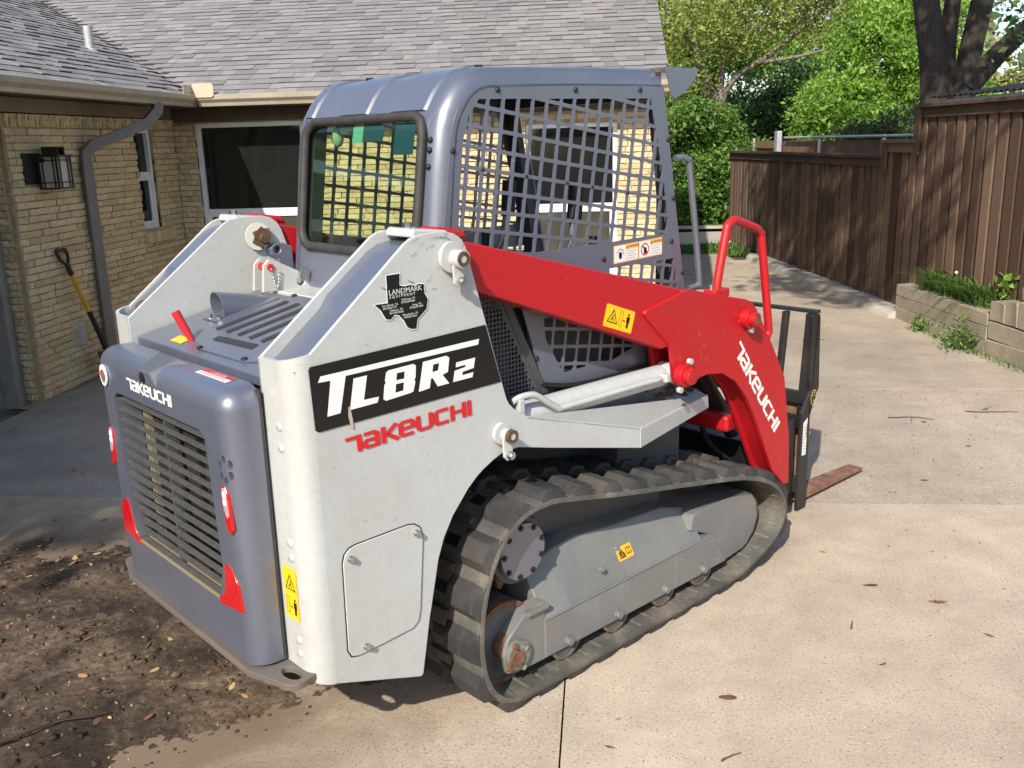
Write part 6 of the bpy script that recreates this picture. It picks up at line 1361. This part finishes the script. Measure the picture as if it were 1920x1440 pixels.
for i, (s_, lab) in enumerate(((.48, 'clump of strappy green lily leaves at the planter end by the wall corner'), (.78, 'tallest clump of strappy lily leaves with a pale bloom'), (1.08, 'middle clump of strappy lily leaves spilling over the planter'), (1.36, 'clump of strappy lily leaves next to the stepped blocks'))):
    c = Vector(ppt(s_, -.21, .31)); t = empty('lily_clump', c, label=lab, cat='plant', group='lily clumps in the planter')
    blades('foliage', lambda: ((rnd.gauss(0, .06), rnd.gauss(0, .10), 0), Vector(PN) * rnd.uniform(.0, .7)), 230, .20, .40, .008, L_GRASS, t, .85)
    if i == 1:
        b = MB(); b.tube([(0, 0, .0), (.01, .02, .20), (.0, .03, .24)], .003, 5); b.build('flower_stalk', simple('stalk', (.12, .2, .05), .6), t); b = MB(); b.sphere((0, .03, .245), .016, 8, 5); b.sphere((.02, .05, .235), .013, 8, 5); b.build('flower', simple('cream_petal', (.75, .68, .35), .6), t, smooth=60)
c = Vector(ppt(1.62, -.24, .32)); t = empty('leafy_seedling', c, label='broad leafed green seedling beside the stepped concrete blocks', cat='plant')
b = MB(); b.tube([(0, 0, 0), (.02, -.03, .14), (.0, -.05, .30)], .005, 6); b.build('stem', simple('stalk', (.12, .2, .05), .6), t)
leaves('foliage', np.array([(rnd.gauss(0, .05), -.03 + rnd.gauss(0, .07), rnd.uniform(.04, .34)) for _ in range(60)]), .095, L_BRI, t, .5, .25)
for i, (s_, d_, r_, h_, lab) in enumerate(((1.52, .10, .13, .26, 'feathery green weed growing at the foot of the wall by the crack'), (.70, .07, .07, .15, 'small tuft of weed at the foot of the planter wall'))):
    c = Vector(ppt(s_, d_, 0)); t = empty('weed', c, label=lab, cat='weed')
    leaves('foliage', np.array([(rnd.gauss(0, r_ * .55), rnd.gauss(0, r_ * .8), abs(rnd.gauss(.0, h_ * .5))) for _ in range(420 if i == 0 else 150)]), .035, L_GRASS, t, .3, .3)
    blades('stems', lambda: ((rnd.gauss(0, .04), rnd.gauss(0, .06), 0), Vector((0, 0, 0))), 30, h_ * .7, h_ * 1.2, .002, L_GRASS, t, .3)['kind'] = 'stuff'
gw = blades('wall_foot_grass', lambda: (ppt(rnd.uniform(.75, 2.4), rnd.uniform(.0, .10), 0), Vector((0, 0, 0))), 500, .01, .05, .003, L_GRASS, None, .8); tag(gw, 'thin line of low grass along the foot of the retaining wall', 'grass', kind='stuff')
lg = blades('lawn_grass', lambda: ((rnd.uniform(.6, 2.6), rnd.uniform(15.7, 16.75), 0), Vector((0, 0, 0))), 3000, .04, .09, .012, L_GRASS, None, .7); tag(lg, 'short lawn grass beside the far end of the driveway', 'grass', kind='stuff')
b = blades('fence_foot_grass', lambda: (fpt(rnd.uniform(-.9, .55), rnd.uniform(.1, .55), 0), Vector((0, 0, 0))), 500, .06, .18, .008, L_GRASS, None, .6); tag(b, 'tufts of grass at the far foot of the fence', 'grass', kind='stuff')

# fallen leaves and twigs
M_LEAFL = [simple('dry_leaf_%d' % i, c, .7, nscale=40, namt=.3) for i, c in enumerate([(.30, .17, .08), (.20, .09, .05), (.42, .28, .14), (.13, .065, .04)])]
def leaf_shape(kind, i):
    r = random.Random(i); me = bpy.data.meshes.new('fallen_leaf')
    if kind == 'lobed':
        pts = []
        for k in range(15):
            a = 2 * math.pi * k / 15; rr = 1.0 if k % 2 == 0 else .42; rr *= r.uniform(.8, 1.15); pts.append((rr * math.cos(a) * .62, rr * math.sin(a) * .42))
    else:
        pts = [(.5 * math.cos(a) * 1.0, .22 * math.sin(a) * (1 + .2 * math.cos(a))) for a in np.linspace(0, 2 * math.pi, 13)[:-1]]
    V = [(0, 0, .10)] + [(x, y, .02 + .25 * y * y + .10 * abs(x) * r.uniform(.2, 1.2)) for x, y in pts]; n = len(pts)
    me.from_pydata(V, [], [(0, i_ + 1, (i_ + 1) % n + 1) for i_ in range(n)]); 
    for p_ in me.polygons: p_.use_smooth = True
    me.materials.append(M_LEAFL[i % 4]); return me
LM = [leaf_shape('oval' if i % 3 else 'lobed', i) for i in range(12)]
def drop(x, y, z, size, label, group, me=None):
    o = bpy.data.objects.new('fallen_leaf', me or rnd.choice(LM)); COL.objects.link(o); o.location = (x, y, z); o.scale = (size, size, size)
    o.rotation_euler = (rnd.uniform(-.35, .35), rnd.uniform(-.35, .35), rnd.uniform(0, 6.28)); tag(o, label, 'leaf', group); return o
def mud_z(x, y):
    i = int(np.clip((x + 4.4) / 4.2 * 419, 0, 419)); j = int(np.clip((y - 1.2) / 3.3 * 329, 0, 329)); return max(0.0, float(mz[i, j]))
k = 0
while k < 150:
    x, y = rnd.uniform(-3.4, -1.2), rnd.uniform(2.1, 4.1)
    if k < 50: x, y = rnd.gauss(-2.55, .4), rnd.gauss(3.75, .18)
    zz = mud_z(x, y)
    if zz <= .002: continue
    drop(x, y, zz + .004, rnd.uniform(.02, .048), 'dry brown leaf lying on the dark mud', 'dry leaves on the mud'); k += 1
for k in range(22):
    drop(rnd.uniform(-4.0, -2.4), rnd.uniform(4.3, 6.8), .004, rnd.uniform(.02, .04), 'dry leaf on the shaded concrete beside the house wall', 'dry leaves by the house wall')
for x, y, sz in ((1.12, 3.72, .085), (1.35, 3.58, .08), (1.72, 3.47, .06), (.42, 2.86, .09), (.02, 2.57, .05), (1.6, 3.05, .09), (1.45, 3.32, .05), (2.0, 4.1, .05), (1.75, 5.0, .06), (2.2, 5.6, .05), (1.35, 2.75, .05), (.32, 2.45, .06), (.05, 2.72, .03), (2.05, 3.7, .045), (1.0, 4.05, .05), (2.6, 6.4, .07), (2.1, 6.1, .05), (1.0, 3.1, .04)):
    drop(x, y, .003, sz * .75, 'reddish dry leaf on the sunlit driveway beside the track', 'dry leaves on the sunlit driveway', LM[rnd.choice((0, 3, 6, 9, 1, 7))])
def twig(name, x, y, z, L_, r, ang, label, group=None, mat=None):
    n = 7; pts = []; a = ang; p_ = Vector((0, 0, r))
    for i in range(n):
        pts.append(tuple(p_)); a += rnd.uniform(-.35, .35); p_ = p_ + Vector((math.cos(a), math.sin(a), 0)) * L_ / n
    o = MB().tube(pts, [r * (1 - .6 * i / n) for i in range(n)], 5).build(name, mat or simple('twig_bark', (.09, .055, .035), .85), None, smooth=60); o.location = (x, y, z); tag(o, label, 'twig', group); return o
twig('twig', -1.95, 2.42, .03, .42, .006, .35, 'long dark twig lying across the mud', mat=simple('dark_twig', (.02, .015, .012), .8))
for x, y, L_, a in ((.36, 2.52, .09, .7), (1.9, 6.2, .35, -.4), (2.45, 6.35, .4, -.25), (1.85, 8.7, .25, .2), (2.9, 5.4, .15, .5), (1.62, 3.38, .08, -.3), (.95, 3.35, .07, .8)):
    twig('twig', x, y, .0, L_, .004, a, 'thin brown twig lying on the sunlit driveway', 'twigs on the driveway')
# crumbs of soil and mulch thrown round the mud edge
def crumbs(name, pts, smin, smax, mat, label):
    V, F = [], []
    for x, y, z in pts:
        s_ = rnd.uniform(smin, smax); k = len(V); a = rnd.uniform(0, 6.28); c, d = math.cos(a) * s_, math.sin(a) * s_
        V += [(x + c, y + d, z), (x - d, y + c, z), (x - c * .8, y - d * 1.1, z), (x + d, y - c, z), (x, y, z + s_ * rnd.uniform(.5, 1.1))]; F += [(k, k + 1, k + 4), (k + 1, k + 2, k + 4), (k + 2, k + 3, k + 4), (k + 3, k, k + 4)]
    return tag(mk(name, V, F, mat), label, 'debris', kind='stuff')
pt_ = []
while len(pt_) < 2600:
    x, y = rnd.uniform(-3.6, -.8), rnd.uniform(1.9, 4.3); s_ = float(sdf_poly(np.array([x]), np.array([y]), mudpoly)[0])
    if s_ > -.10 and rnd.random() < (1 if s_ > 0 else .25): pt_.append((x, y, mud_z(x, y)))
cl = MB()
for x, y, z in [p_ for p_ in pt_ if p_[2] > .010][:420]:
    r = rnd.uniform(.004, .018); k = len(cl.v); cl.sphere((x, y, z + r * .2), r, 7, 4, (rnd.uniform(.8, 1.5), rnd.uniform(.7, 1.3), rnd.uniform(.5, .8)))
    cl.v[k:] = [(a + rnd.uniform(-.3, .3) * r, b + rnd.uniform(-.3, .3) * r, c + rnd.uniform(-.25, .25) * r) for a, b, c in cl.v[k:]]
tag(cl.build('soil_clods', mud.data.materials[0], None, smooth=50), 'lumpy clods of wet soil on the mud', 'soil', kind='stuff')
crumbs('soil_crumbs', pt_[:1800], .003, .013, simple('soil_crumb', (.045, .030, .020), .9), 'dark crumbs of soil over the mud'); crumbs('mulch_chips', pt_[2150:], .002, .008, simple('mulch_chip', (.26, .19, .12), .9), 'pale chips of mulch over the mud')
pt_ = [(rnd.uniform(1.2, 3.1), rnd.uniform(2.2, 9.5), 0) for _ in range(500)] + [(*ppt(rnd.uniform(1.3, 2.6), rnd.uniform(.02, .12), 0)[:2], 0) for _ in range(160)]
crumbs('grit', pt_, .002, .008, simple('grit', (.14, .10, .075), .9), 'scattered grit on the driveway')
